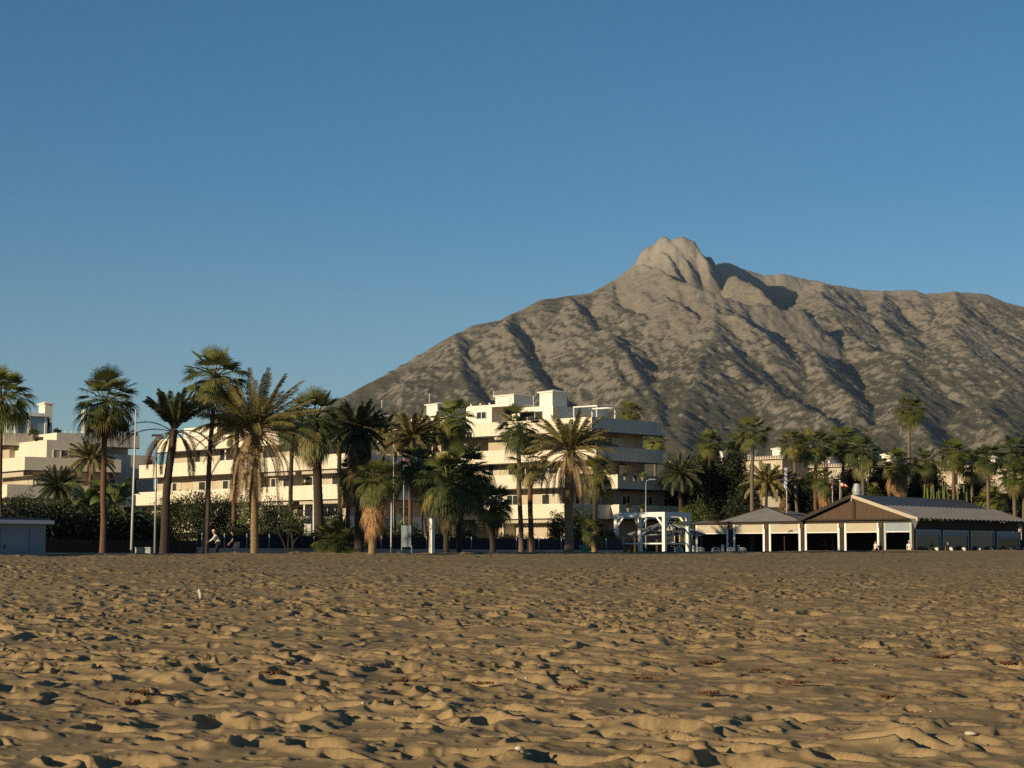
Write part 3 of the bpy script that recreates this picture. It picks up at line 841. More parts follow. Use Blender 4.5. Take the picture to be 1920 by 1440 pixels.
def building_far_left():
    t = thing('apartment_building', 'beige apartment building at the left edge with glazed roof pavilion and wide balconies', 'building', (U(105) * 222, 222, G), group=APG)
    TH = 36
    B = Block(t, 105, 222, TH)
    def La(px, c): return solve_len(c.C, c.r, px)
    def Lb(px, c): return solve_len(c.C, c.l, px)
    a = La(261, B)
    # roof parapets
    B.tray(0, a, 0, Lb(62, B), 15.35, 1.35)
    R2 = Block(t, 5, 222, TH)
    R2.tray(0, La(63, R2), 0, 14, 15.35, 1.35)
    B.vol('wall', 1.0, a - 0.9, 1.0, 9, 2, 14.0, M['plaster_in'])
    B.vol('wall', 0.9, 2.0, 0.55, 0.95, 12.6, 14.0, M['plaster_w'])
    # middle balcony band
    C2 = Block(t, 46, 213, TH)
    a2 = La(227, C2)
    C2.tray(0, a2, 0, 12, 12.3, 1.38)
    C2.vol('wall', 1.6, a2 - 0.6, 1.6, 11, 2, 10.9, M['plaster_in'])
    C2.vol('wall', 3.5, 9, 2.6, 12, 10.9, 14.3, M['plaster'])
    R2.vol('wall', 1.2, 9, 1.2, 14, 2, 14.0, M['plaster_in'])
    for (p, w, md, z0) in ((4.2, 1.8, 'mixed', 11.2), (0.0, 0, '', 0)):
        if w: C2.window('r', p, w, z0, z0 + 2.1, 2.6, md, 2)
    for (p, w) in ((6.3, 2.0), (9.6, 1.2)):
        B.window('r', p, w, 11.6, 13.2, 1.0, 'mixed', 2)
    for (p, w, md) in ((1.9, 1.6, 'curtain'), (4.0, 1.0, 'curtain'), (9.4, 1.6, 'dark'), (12.2, 1.3, 'mixed')):
        C2.window('r', p, w, 8.4 if w > 1.4 else 8.9, 10.3, 1.6, md, 2)
    C2.window('l', 3.0, 3.4, 8.3, 10.3, 1.6, 'curtain', 4)
    C2.awning('l', 0.6, 9, 10.75, 0.2, 0.5)
    # lower balcony band
    C3 = Block(t, 14, 208, TH)
    a3 = La(200, C3)
    C3.tray(0, a3, 0, 9, 9.25, 1.35)
    C3.vol('wall', 1.5, a3 - 0.5, 1.5, 9, 1.3, 7.9, M['plaster_in'])
    for p in (3.5, 8.0, 12.5): C3.window('r', p, 2.0, 5.2, 7.3, 1.5, 'mixed', 2)
    C3.tray(0.2, a3 - 1, 0.1, 9, 6.3, 1.3)
    # stair tower on the right end
    S = Block(t, 216, 222.5, TH)
    S.vol('stair_tower', 0, 4.6, 0, 7, 2, 13.0, M['plaster'])
    # roof pavilion: white frame with glass sides
    Pv = Block(t, 26, 224, TH)
    ap = La(88, Pv)
    mb = MB()
    z0, z1 = 15.0, 17.35
    def post(x, y, w=0.18): mb.box(Pv.pt(x, y, (z0 + z1) / 2), Pv.r, Pv.l, (0, 0, 1), w, w, (z1 - z0) / 2)
    for x in (0.2, ap * .45, ap - 0.2): post(x, 0.2, 0.14)
    for y in (2.4, 4.6, 6.8): post(0.2, y, 0.14)
    mb.box(Pv.pt(ap / 2, 4.0, z1 + 0.18), Pv.r, Pv.l, (0, 0, 1), ap / 2 + 0.3, 4.3, 0.18)
    pv = mb.build('roof_pavilion', M['white'], t)
    MB().box(Pv.pt(ap / 2, 0.2, (z0 + z1) / 2), Pv.r, Pv.l, (0, 0, 1), ap / 2 - 0.4, 0.02, (z1 - z0) / 2 - 0.04).build('glass_side', M['glass2'], pv)
    MB().box(Pv.pt(0.2, 3.6, (z0 + z1) / 2), Pv.r, Pv.l, (0, 0, 1), 0.02, 3.1, (z1 - z0) / 2 - 0.04).build('glass_side', M['glass2'], pv)
    chimney(Block(t, 82, 232, TH), 0, 0.9, 0, 1.75, 15.5, 19.2)
    # chimney pipe
    q = P(158, 812, 228)
    MB().tube([q, Vector((q.x, q.y, q.z + 2.6))], 0.32, 12).build('flue', M['plaster_w'], t)
    mb = MB()
    for k in range(12):
        a_ = 1.0 + k * (a - 2) / 11
        mb.bar(B.pt(a_, 0.12, 15.35), B.pt(a_, 0.12, 15.7), 0.05)
    mb.bar(B.pt(0.4, 0.12, 15.7), B.pt(a - 0.4, 0.12, 15.7), 0.06)
    mb.build('roof_rail', M['white'], t)
    return t
M['glass2'] = simple('pale_glass', (0.20, 0.28, 0.32), 0.12, 0.08, 1.0, spec=0.8)
def building_right(px0, px1, Y, th, zt, label, n=3, seed=20, tiles=True):
    keep = M['plaster']; M['plaster'] = M['plaster_far']; _br(px0, px1, Y, th, zt, label, n, seed); M['plaster'] = keep
M['plaster_far'] = simple('shade_darkened_plaster', (0.34, 0.30, 0.24), 0.9, 0.12, 0.5)  # partial shade on the right-hand buildings, put into a darker plaster colour
def _br(px0, px1, Y, th, zt, label, n=3, seed=20):
    t = thing('apartment_building', label, 'building', (U(px1) * Y, Y, G), group='low apartment buildings among the palms on the right')
    B = Block(t, px1, Y, th)
    b = solve_len(B.C, B.l, px0)
    lv = [(zt - 2.4 - 2.9 * k, 0, 9, 0, b) for k in range(n)]
    storeys(B, lv, wseed=seed, awn=(1,))
    B.vol('wall', 1.8, 8, 1.0, b - 1, zt - 3.2, zt - 0.3, M['plaster_in'])
    for k in range(5):
        B.window('l', 2 + k * (b - 6) / 5, 2.4, zt - 2.6, zt - 0.75, 1.8, 'mixed', 3)
    # roof with a scalloped tile edge
    rf = B.vol('roof', 1.2, 9, 0.4, b - 0.4, zt - 0.3, zt - 0.02, M['plaster_w'])
    mb = MB(); nn = int((b - 0.8) / 0.42)
    for k in range(nn):
        q = B.pt(0.95, 0.6 + k * 0.42, zt - 0.10)
        mb.tube([q, q + B.r * 0.5 + Vector((0, 0, 0.14))], 0.15, 6)
    mb.build('tile_edge', M['tile'], rf)
    for k in range(3):
        chimney(B, 4 + k, 5.2 + k, 3 + k * (b - 6) / 2.5, 4.4 + k * (b - 6) / 2.5, zt - 0.1, zt + 1.1)
    return t
building_center(); building_behind(); building_left(); building_far_left()
building_right(1240, 1462, 268, 44, 1.6 + 195 / F * 268, 'low building with tiled roof edge behind the tall thin palm right of the apartment block', 4, 21)
building_right(1440, 1672, 262, 44, 1.6 + 184 / F * 262, 'beige building with long balcony bands behind the cluster of fan palms and the flags', 4, 22)
building_right(1655, 1960, 256, 44, 1.6 + 182 / F * 256, 'cream building pieces showing between the palms above the restaurant roof', 4, 23)
# ------------------------------------------------------------------ palms
def _acc():
    return [], []
def add_poly(A, pts, fs):
    n = len(A[0]); A[0].extend(pts); A[1].extend([tuple(i + n for i in f) for f in fs])
def fan_frond(A, R, az, el, petiole, blade, spread, droop, nseg=22, cup=0.25, base=0.10):
    """one costapalmate leaf: petiole, then a pleated fan that splits into drooping tips"""
    ca, sa = math.cos(az), math.sin(az)
    d = Vector((ca * math.cos(el), sa * math.cos(el), math.sin(el)))
    side = Vector((-sa, ca, 0))
    # arching petiole
    p0 = Vector((ca * base, sa * base, 0.0))
    steps = 4; pts = [p0]; dd = d.copy()
    for k in range(steps):
        dd = (dd + Vector((0, 0, -droop * 0.10))).normalized()
        pts.append(pts[-1] + dd * petiole / steps)
    w = 0.028
    for a, b in zip(pts[:-1], pts[1:]):
        n = dd.cross(side).normalized()
        add_poly(A, [a - side * w, a + side * w, b + side * w * .8, b - side * w * .8, a + n * w, b + n * w], [(0, 1, 2, 3), (0, 4, 5, 3), (1, 4, 5, 2)])
    hub = pts[-1]; n = side.cross(dd).normalized()
    if n.z < 0: n = -n
    da = 2 * spread / nseg
    twist = R.uniform(-0.35, 0.35)
    s2 = (side * math.cos(twist) + n * math.sin(twist)).normalized(); n2 = s2.cross(dd).normalized()
    if n2.z < 0 and el > -0.5: n2 = -n2
    for i in range(nseg):
        al = -spread + da * (i + 0.5)
        L = blade * (1 - 0.30 * (abs(al) / 2.0) ** 2) * R.uniform(0.88, 1.06)
        def dirv(x): return (dd * math.cos(x) + s2 * math.sin(x))
        v = dirv(al); lift = n2 * (cup * L * (1 - math.cos(al)) * 0.5)
        vl, vr = dirv(al - da * .5), dirv(al + da * .5)
        r1 = L * 0.52
        g1 = Vector((0, 0, -droop * 0.10 * L)); g2 = Vector((0, 0, -droop * (0.22 + 0.2 * R.random()) * L)); g3 = Vector((0, 0, -droop * (0.52 + 0.35 * R.random()) * L))
        pl = 0.012 * (1 if i % 2 else -1)
        a = hub + vl * r1 + lift * .5 + g1 + n2 * pl; b = hub + vr * r1 + lift * .5 + g1 - n2 * pl
        c = hub + v * L * 0.80 + lift + g2
        e = s2 * math.cos(al) * L * da * 0.17 - dd * math.sin(al) * L * da * 0.17
        tip = hub + v * L * (1.0 - 0.10 * droop) + lift + g3
        add_poly(A, [hub, a, b, c - e, c + e, tip], [(0, 1, 2), (1, 3, 4, 2), (3, 5, 4)])
def feather_frond(A, R, az, el, L, droop, nl=66, leaf=0.42, base=0.12, v_open=0.5, start=0.16, lw=0.026, ratio=None):
    """one pinnate leaf: arching rachis with narrow leaflets on both sides"""
    ca, sa = math.cos(az), math.sin(az)
    hd = Vector((ca, sa, 0)); side = Vector((-sa, ca, 0))
    n = 14; pts = [hd * base]; e = el
    sway = R.uniform(-0.25, 0.25)
    for k in range(n):
        s = (k + 1) / n
        e = el - droop * (s ** 1.4)
        e = max(e, -1.5)
        d = hd * math.cos(e) + Vector((0, 0, math.sin(e))) + side * (sway * s * 0.5)
        pts.append(pts[-1] + d.normalized() * (L / n))
    for k in range(n):
        a, b = pts[k], pts[k + 1]; t = (b - a).normalized()
        w0 = 0.045 * (1 - k / n) + 0.008; w1 = 0.045 * (1 - (k + 1) / n) + 0.008
        nn = side.cross(t).normalized()
        add_poly(A, [a - side * w0, a + side * w0, b + side * w1, b - side * w1, a + nn * w0, b + nn * w1], [(0, 1, 2, 3), (0, 4, 5, 3), (1, 4, 5, 2)])
    for i in range(nl):
        s = start + (1 - start) * (i + R.random() * .6) / nl
        x = s * n; k = min(int(x), n - 1); f = x - k
        p = pts[k].lerp(pts[k + 1], f); t = (pts[k + 1] - pts[k]).normalized()
        nn = side.cross(t).normalized()
        prof = math.sin(math.pi * min(1, (s - start) / (1 - start) * 0.86 + 0.14)) ** 0.6
        for sg in (-1, 1):
            l = leaf * (0.35 + 0.75 * prof) * R.uniform(0.8, 1.15)
            fw = 0.80 + 0.6 * s
            dv = (t * fw + side * sg * 0.85 + nn * v_open * R.uniform(0.5, 1.2)).normalized()
            g = Vector((0, 0, -l * R.uniform(0.1, 0.35) * (1 + abs(min(0, e)) * .3)))
            q = t * lw
            m_ = p + dv * l * 0.55 + g * 0.3
            add_poly(A, [p - q * .5, p + q * .5, m_ + q, m_ - q, p + dv * l + g], [(0, 1, 2, 3), (3, 2, 4)])
def crown_mesh(name, fn, mats):
    """fn(R, adders) fills one accumulator per material"""
    accs = [([], []) for _ in mats]
    fn(accs)
    V = []; Fc = []; mi = []
    for k, (v, f) in enumerate(accs):
        n = len(V); V += [tuple(p) for p in v]; Fc += [tuple(i + n for i in q) for q in f]; mi += [k] * len(f)
    me = bpy.data.meshes.new(name); me.from_pydata(V, [], Fc)
    for m in mats: me.materials.append(m)
    me.polygons.foreach_set('material_index', mi); me.update()
    return me
GA = 2.39996
def fan_crown(seed, n=46, pet=(0.65, 1.20), blade=(0.82, 1.08), lo=-0.95, leaf='fan', droopk=1.0, yellow=0.10):
    R = random.Random(seed)
    def fn(acc):
        for i in range(n):
            t = (i + 0.5) / n
            el = math.asin(max(-1, min(.995, 0.995 - (0.995 - math.sin(lo)) * t))) + R.uniform(-0.15, 0.15)
            az = i * GA + R.uniform(-0.3, 0.3)
            k = 1 if (t > 0.72 and R.random() < yellow * 3) or R.random() < yellow * .3 else 0
            fan_frond(acc[k], R, az, el, R.uniform(*pet) * (0.92 + 0.12 * t), R.uniform(*blade), R.uniform(1.05, 1.6), droopk * (0.10 + 1.25 * t) * R.uniform(0.7, 1.3), cup=R.uniform(0.0, 0.5))
    return crown_mesh('fan_crown', fn, [M[leaf], M['fan_yellow']])
def skirt_mesh(seed, n=30, L=2.0, r=0.35, mat='skirt'):
    """dry fronds folded down against the trunk"""
    R = random.Random(seed)
    def fn(acc):
        for i in range(n):
            t = (i + .5) / n
            az = i * GA; el = -1.05 - 0.38 * t
            A = ([], [])
            fan_frond(A, R, az, el, R.uniform(0.45, 0.8), R.uniform(0.7, 1.0), 0.55, 0.8, nseg=11, cup=0.0, base=0.1)
            zoff = -t * (L - 0.9)
            off = Vector((math.cos(az), math.sin(az), 0)) * (r * (0.5 * math.sin(t * 2.6)))
            add_poly(acc[0], [p + Vector((off.x, off.y, zoff)) for p in A[0]], A[1])
    return crown_mesh('dry_skirt', fn, [M[mat]])
def feather_crown(seed, n=42, L=(2.6, 3.4), lo=-0.1, leaf='feather', droop=(0.5, 1.0), leafl=0.42):
    R = random.Random(seed)
    def fn(acc):
        for i in range(n):
            t = (i + .5) / n
            el = 1.42 - (1.42 - lo) * t ** 0.9 + R.uniform(-0.1, 0.1)
            feather_frond(acc[0], R, i * GA + R.uniform(-.25, .25), el, R.uniform(*L) * (0.82 + 0.18 * t), R.uniform(*droop) * (0.55 + 0.9 * t), leaf=leafl * R.uniform(.85, 1.1))
    return crown_mesh('feather_crown', fn, [M[leaf]])
def feather_dead(seed, n=18, L=(2.6, 3.4), leaf='dead', hi=-0.1, lo=-1.1, leafl=0.34, dr=(1.0, 1.5)):
    R = random.Random(seed)
    def fn(acc):
        for i in range(n):
            t = (i + .5) / n
            el = hi - (hi - lo) * t + R.uniform(-0.1, 0.1)
            feather_frond(acc[0], R, i * GA + R.uniform(-.4, .4), el, R.uniform(*L), R.uniform(*dr), nl=64, leaf=leafl, v_open=-0.3, start=0.24, lw=0.022)
    return crown_mesh('hanging_fronds', fn, [M[leaf]])
FANS = [fan_crown(100 + k) for k in range(5)]
FANS_D = [fan_crown(200 + k, leaf='fan_dark', n=52, lo=-1.15) for k in range(3)]
FANS_L = [fan_crown(300 + k, n=32, lo=-0.7) for k in range(2)]
SKIRTS = [skirt_mesh(1, 34, 2.2, 0.35), skirt_mesh(2, 40, 3.0, 0.5), skirt_mesh(3, 24, 1.5, 0.3, 'dead_dark'), skirt_mesh(4, 34, 2.6, 0.45, 'dead_dark')]
FE_BIG = [feather_crown(11, 46, (3.7, 4.6), 0.30, 'feather', (0.35, 0.85), 0.56), feather_crown(12, 40, (3.0, 3.9), 0.25, 'feather', (0.4, 0.95), 0.52)]
FE_DARK = [feather_crown(13, 26, (2.1, 2.8), 0.85, 'feather_dark', (0.3, 0.6), 0.44), feather_crown(14, 60, (2.8, 3.4), -0.5, 'feather_dark', (0.5, 1.0), 0.55)]
FE_SHAG = feather_crown(16, 60, (2.1, 2.8), -1.25, 'feather_dark', (0.25, 0.8), 0.50)
FE_SM = [feather_crown(15, 38, (2.0, 2.6), -0.2, 'feather', (0.7, 1.2), 0.45)]
FD = [feather_dead(21, 34, (3.4, 5.0), 'dead', 0.45, -1.1, .42), feather_dead(22, 30, (2.8, 4.2), 'dead', .5, -1.1, .40), feather_dead(23, 14, (2.4, 3.4), 'dead_dark', .5, -.9)]

def palm(label, bx, by_k, cx, cy, crown, scale=1.0, trunk='trunk', r0=0.22, r1=0.16, dead=None, dscale=1.0, Y=None, cat='palm tree', group=None, seed=0, base_z=None, bow=0.0, name='fan_palm', slant=0.0, ddrop=0.15):
    """bx: column of the trunk foot, cx, cy: photo position of the crown heart"""
    Y = Y if Y is not None else lineY(bx, by_k)
    C_ = P(cx, cy, Y)
    zb = G if base_z is None else base_z
    if Y - 1.19 * U(bx) * Y < 136.0:                     # planted at the beach edge
        zb = 1.45
    if Y < 135: r0 *= .84; r1 *= .88
    b = Vector((U(bx) * Y, Y, zb - 0.15))
    t = thing(name, label, cat, (b.x, b.y, zb), 0.0, group)
    R = random.Random(seed * 7 + int(bx))
    n = 9; pts = []; rads = []
    for i in range(n):
        s = i / (n - 1)
        p = b.lerp(C_, s)
        p.x += bow * math.sin(math.pi * s) + 0.04 * math.sin(7 * s + R.random())
        pts.append(p)
        flare = 0.22 * math.exp(-s * 14)
        rads.append((r0 + (r1 - r0) * s) * (1 + flare) * (1 + 0.04 * R.uniform(-1, 1)))
    pts[-1] = C_ + Vector((0, 0, -0.05))
    mb = MB(); 
    # ringed trunk
    fine = []; fr = []
    m_ = 46
    for i in range(m_):
        s = i / (m_ - 1) * (n - 1); k = min(int(s), n - 2); f = s - k
        fine.append(pts[k].lerp(pts[k + 1], f)); fr.append((rads[k] * (1 - f) + rads[k + 1] * f) * (1 + (0.05 if i % 2 else -0.02)))
    mb.tube(fine, fr, 10).build('trunk', M[trunk], t, smooth=True)
    rz = R.uniform(0, 6.28)
    link('crown', crown, t, C_ - t.location, (0, 0, rz), (scale,) * 3)
    if dead is not None:
        o = link('dead_fronds', dead, t, C_ - t.location + Vector((0, 0, -ddrop)), (0, 0, rz + 1), (dscale,) * 3)
    return t
GF = 'palms standing along the promenade'
GG = 'palms in the gardens on the right'
GB = 'palms in the gardens of the apartment buildings'
# ---- promenade row, from the left
palm('fan palm cut by the left edge of the photo, reddish trunk', 1, 140, 4, 742, FANS[0], 1.02, 'trunk_red', 0.17, 0.13, group=GF, seed=1)
palm('fan palm with dense round crown just left of the tall white pole', 194, 138, 199, 752, FANS_D[0] if False else FANS[1], 1.08, 'trunk_red', 0.20, 0.15, dead=SKIRTS[2], dscale=0.9, group=GF, seed=2)
palm('dark feather palm with upright tuft and bare hanging dead fronds beside the thin street lamp', 308, 136, 327, 803, FE_DARK[0], 1.0, 'trunk_dark', 0.30, 0.22, dead=FD[2], dscale=1.0, group=GF, seed=3, name='feather_palm', bow=-0.1)
palm('tallest fan palm on the left, open crown high above the spreading feather palm', 385, 138, 403, 705, FANS[2], 1.12, 'trunk', 0.20, 0.13, group=GF, seed=4)
palm('large spreading feather palm with dry hanging fronds and tan trunk, right of the two people', 477, 134.6, 477, 808, FE_BIG[0], 1.0, 'trunk_tan', 0.30, 0.28, dead=FD[0], dscale=1.0, group=GF, seed=5, name='feather_palm')
palm('slim reddish palm standing behind the hanging fronds of the large feather palm', 437, 158, 445, 800, FE_SM[0], 0.95, 'trunk_red', 0.16, 0.13, group=GB, seed=6, name='feather_palm', base_z=2.0)
palm('fan palm with thick dark trunk and collar of dead leaves behind the dry feather fronds', 597, 152, 590, 785, FANS_D[1], 1.30, 'trunk_dark', 0.34, 0.26, dead=SKIRTS[3], dscale=1.0, group=GB, seed=7, bow=0.15)
palm('very dark shaggy palm with thick black trunk left of the tan skirted palm', 673, 137, 673, 800, FE_SHAG, 0.86, 'trunk_dark', 0.32, 0.30, dead=SKIRTS[3], dscale=1.1, group=GF, seed=8, name='feather_palm')
palm('short fan palm wrapped in a brown skirt of dead leaves with ringed foot', 697, 129.5, 702, 898, FANS[4], 0.80, 'trunk_tan', 0.27, 0.25, dead=SKIRTS[1], dscale=0.95, group=GF, seed=9)
palm('slender palm with narrow brown skirt just left of the thick black trunk', 652, 152, 655, 885, FANS[1], 0.62, 'trunk_red', 0.16, 0.14, dead=SKIRTS[0], dscale=0.8, group=GB, seed=10)
palm('green feather palm above the red and white flags', 768, 160, 772, 822, FE_SM[0], 1.12, 'trunk_red', 0.17, 0.14, group=GB, seed=11, name='feather_palm', base_z=2)
palm('dark fan palm with orange brown skirt right of the information panel', 800, 150, 783, 868, FANS_D[0], 0.95, 'trunk', 0.17, 0.15, dead=SKIRTS[0], dscale=0.85, group=GF, seed=12, bow=0.1)
palm('tall fan palm with see-through crown in front of the penthouse window', 852, 160, 848, 785, FANS[2], 0.98, 'trunk_dark', 0.18, 0.14, dead=SKIRTS[2], dscale=1.0, group=GB, seed=13)
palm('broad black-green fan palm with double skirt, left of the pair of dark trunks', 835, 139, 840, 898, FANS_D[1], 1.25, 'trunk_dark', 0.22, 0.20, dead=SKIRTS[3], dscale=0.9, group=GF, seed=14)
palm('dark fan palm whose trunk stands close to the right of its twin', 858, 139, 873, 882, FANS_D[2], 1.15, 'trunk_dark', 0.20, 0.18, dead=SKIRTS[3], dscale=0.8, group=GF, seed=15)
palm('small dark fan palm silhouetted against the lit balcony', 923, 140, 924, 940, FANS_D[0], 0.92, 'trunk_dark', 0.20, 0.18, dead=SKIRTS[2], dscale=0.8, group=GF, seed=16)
palm('tall palm with pale smooth trunk and half shaded crown, left trunk of the slim pair', 977, 141, 972, 800, FANS_D[2], 0.92, 'trunk', 0.18, 0.13, dead=SKIRTS[2], dscale=0.7, group=GF, seed=17)
palm('lower fan palm with dark red trunk, right trunk of the slim pair', 995, 140.5, 995, 868, FANS_L[0], 0.95, 'trunk_red', 0.20, 0.15, group=GF, seed=18)
palm('feather palm with drooping dry fronds and tan trunk before the large apartment building', 1065, 132.5, 1068, 845, FE_BIG[1], 0.98, 'trunk_tan', 0.31, 0.26, dead=FD[1], dscale=1.0, group=GF, seed=19, name='feather_palm')
palm('fan palm with dark trunk right behind the drooping dry fronds', 1113, 152, 1119, 885, FANS[3], 0.85, 'trunk_dark', 0.20, 0.17, dead=SKIRTS[2], dscale=0.6, group=GB, seed=20)
# ---- behind and between the buildings
palm('fan palm showing only its crown above the flat roof of the large building', 1183, None, 1183, 772, FANS[0], 0.95, 'trunk', Y=262, group=GB, seed=21)
palm('fan palm peeking out from behind the right edge of the large building', 1232, None, 1228, 826, FANS[2], 0.85, 'trunk', Y=240, group=GB, seed=22)
palm('small feather palm with orange trunk in front of the beige balconies', 170, None, 170, 862, FE_SM[0], 1.05, 'trunk_red', 0.17, 0.15, Y=178, group=GB, seed=23, name='feather_palm')
palm('dark feather palm under the beige balconies, left of the orange trunk', 112, None, 110, 912, FE_DARK[1], 0.72, 'trunk_dark', 0.2, 0.18, Y=165, group=GB, seed=24, name='feather_palm')
# ---- right hand gardens
palm('tall thin fan palm with bare pale trunk rising left of the striped flag', 1409, None, 1411, 808, FANS_L[1], 1.05, 'trunk', 0.22, 0.15, Y=196, group=GG, seed=31)
palm('fan palm above the black mass of trees', 1330, None, 1330, 832, FANS[1], 0.9, 'trunk_dark', 0.2, 0.16, Y=208, group=GG, seed=32)
palm('fan palm overlapping the left side of the tall thin palm', 1384, None, 1384, 828, FANS[4], 0.85, 'trunk_dark', 0.2, 0.16, Y=212, group=GG, seed=33)
palm('fan palm with dark shaded heart directly above the blue striped flag', 1497, None, 1489, 832, FANS_D[0], 1.0, 'trunk', 0.18, 0.15, Y=205, group=GG, seed=34, dead=SKIRTS[2], dscale=0.7)
palm('fan palm second in the dense cluster right of the striped flag', 1528, None, 1529, 836, FANS[0], 1.08, 'trunk_red', 0.19, 0.15, Y=202, group=GG, seed=35)
palm('fan palm third in the dense cluster, pale gap under its crown', 1567, None, 1584, 828, FANS[2], 1.1, 'trunk', 0.18, 0.14, Y=207, group=GG, seed=36)
palm('dark fan palm closing the dense cluster above the roof cowl', 1618, None, 1618, 846, FANS_D[1], 1.08, 'trunk', 0.18, 0.15, Y=200, group=GG, seed=37, dead=SKIRTS[2], dscale=0.8)
palm('fan palm with a huge orange brown skirt above the long restaurant roof', 1684, None, 1682, 866, FANS[3], 0.98, 'trunk_red', 0.25, 0.22, Y=206, group=GG, seed=38, dead=SKIRTS[1], dscale=1.35)
palm('solitary tall fan palm rising highest against the mountain on the right', 1704, None, 1705, 768, FANS[1], 1.02, 'trunk', 0.19, 0.14, Y=222, group=GG, seed=39)
palm('dark fan palm between the skirted palm and the reddish trunk', 1737, None, 1736, 866, FANS_D[2], 0.95, 'trunk_dark', 0.2, 0.18, Y=214, group=GG, seed=40, dead=SKIRTS[3], dscale=1.0)
palm('fan palm with bare reddish trunk reaching down to the long restaurant roof', 1789, None, 1787, 848, FANS[4], 1.05, 'trunk_red', 0.19, 0.15, Y=204, group=GG, seed=41)
palm('small olive fan palm right of the reddish trunk', 1823, None, 1822, 872, FANS_L[0], 0.95, 'trunk', 0.15, 0.13, Y=208, group=GG, seed=42)
palm('dark fan palm right of the small olive one', 1853, None, 1852, 858, FANS_D[0], 1.0, 'trunk', 0.2, 0.16, Y=203, group=GG, seed=43)
palm('dark green fan palm cut by the right edge of the photo', 1902, None, 1903, 846, FANS_D[1], 1.05, 'trunk', 0.2, 0.16, Y=210, group=GG, seed=44)
palm('light green fan palm at the right edge, in front of the dark one', 1903, None, 1901, 892, FANS[2], 0.92, 'trunk', 0.2, 0.17, Y=197, group=GG, seed=45)
palm('slim palm whose pale trunk touches the right border of the photo', 1916, None, 1921, 896, FANS_L[1], 0.9, 'trunk', 0.17, 0.15, Y=199, group=GG, seed=46)
palm('short palm with hanging brown skirt under the dense cluster', 1546, None, 1544, 898, FANS[1], 0.82, 'trunk_red', 0.2, 0.2, Y=198, group=GG, seed=47, dead=SKIRTS[0], dscale=0.9)
palm('low fan palm with light green leaves just behind the roof cowl', 1640, None, 1636, 926, FANS_L[0], 0.75, 'trunk', 0.18, 0.16, Y=206, group=GG, seed=48)
palm('low bright green fan palm above the right end of the restaurant roof', 1858, None, 1856, 938, FANS[0], 0.95, 'trunk', 0.2, 0.18, Y=206, group=GG, seed=49)
palm('low fan palm peeping over the brown gable edge', 1562, None, 1560, 950, FANS_L[1], 0.75, 'trunk', 0.18, 0.16, Y=200, group=GG, seed=50)
palm('weeping feather palm of thin grey green fronds beside the tall thin palm trunk', 1436, None, 1437, 905, FE_SM[0], 1.15, 'trunk_dark', 0.16, 0.14, Y=204, group=GG, seed=51, name='feather_palm')
palm('second weeping feather palm right of the first, left of the blue striped flag', 1470, None, 1466, 905, FE_SM[0], 0.95, 'trunk_dark', 0.16, 0.14, Y=207, group=GG, seed=52, name='feather_palm')
palm('spiky dark palm beside the shaded side of the large building', 1278, None, 1276, 888, FE_DARK[1], 0.85, 'trunk_dark', 0.2, 0.2, Y=205, group=GG, seed=53, name='feather_palm')
palm('low dark fan palm in front of the navy screen, near the black trunk', 625, 141.5, 622, 1012, FANS_D[2], 0.80, 'trunk_dark', 0.2, 0.2, group=GF, seed=54)
palm('stubby dark fan palm spreading at the foot of the black trunk', 650, 140.5, 652, 1022, FANS_D[1], 0.70, 'trunk_dark', 0.2, 0.2, group=GF, seed=55)
palm('young palm with tan stump beside the green bin', 1113, 141, 1115, 995, FANS_D[0], 0.6, 'trunk_tan', 0.2, 0.2, group=GF, seed=56)

palm('dark fan palm filling the gap left of the very dark shaggy palm', 640, None, 636, 792, FANS_D[0], 1.05, 'trunk_dark', 0.2, 0.16, Y=166, group=GB, seed=61, dead=SKIRTS[2])
palm('olive feather palm rising right behind the very dark shaggy palm', 716, None, 718, 815, FE_SM[0], 1.15, 'trunk_dark', 0.2, 0.16, Y=164, group=GB, seed=62, name='feather_palm')
palm('small black-green fan palm directly left of the red and white flags', 742, None, 735, 892, FANS_D[1], 0.75, 'trunk_dark', 0.2, 0.16, Y=156, group=GB, seed=63, dead=SKIRTS[2], dscale=.8)
palm('dry yellowish feather palm between the flags and the see-through crown', 812, None, 815, 815, FE_SM[0], 0.95, 'trunk_dark', 0.18, 0.15, Y=168, group=GB, seed=64, name='feather_palm')
palm('dark fan palm overlapped by the left fronds of the large feather palm', 545, None, 548, 800, FANS_D[2], 0.9, 'trunk_dark', 0.2, 0.16, Y=172, group=GB, seed=65)
M['pole_paint'] = simple('dull_white_paint', (0.50, 0.50, 0.49), 0.5, 0.1, 2)
M['gz'] = simple('grey_timber', (0.20, 0.22, 0.23), 0.7, 0.2, 3)
M['flower'] = simple('red_flower', (0.40, 0.05, 0.07), 0.8, 0.2, 6)
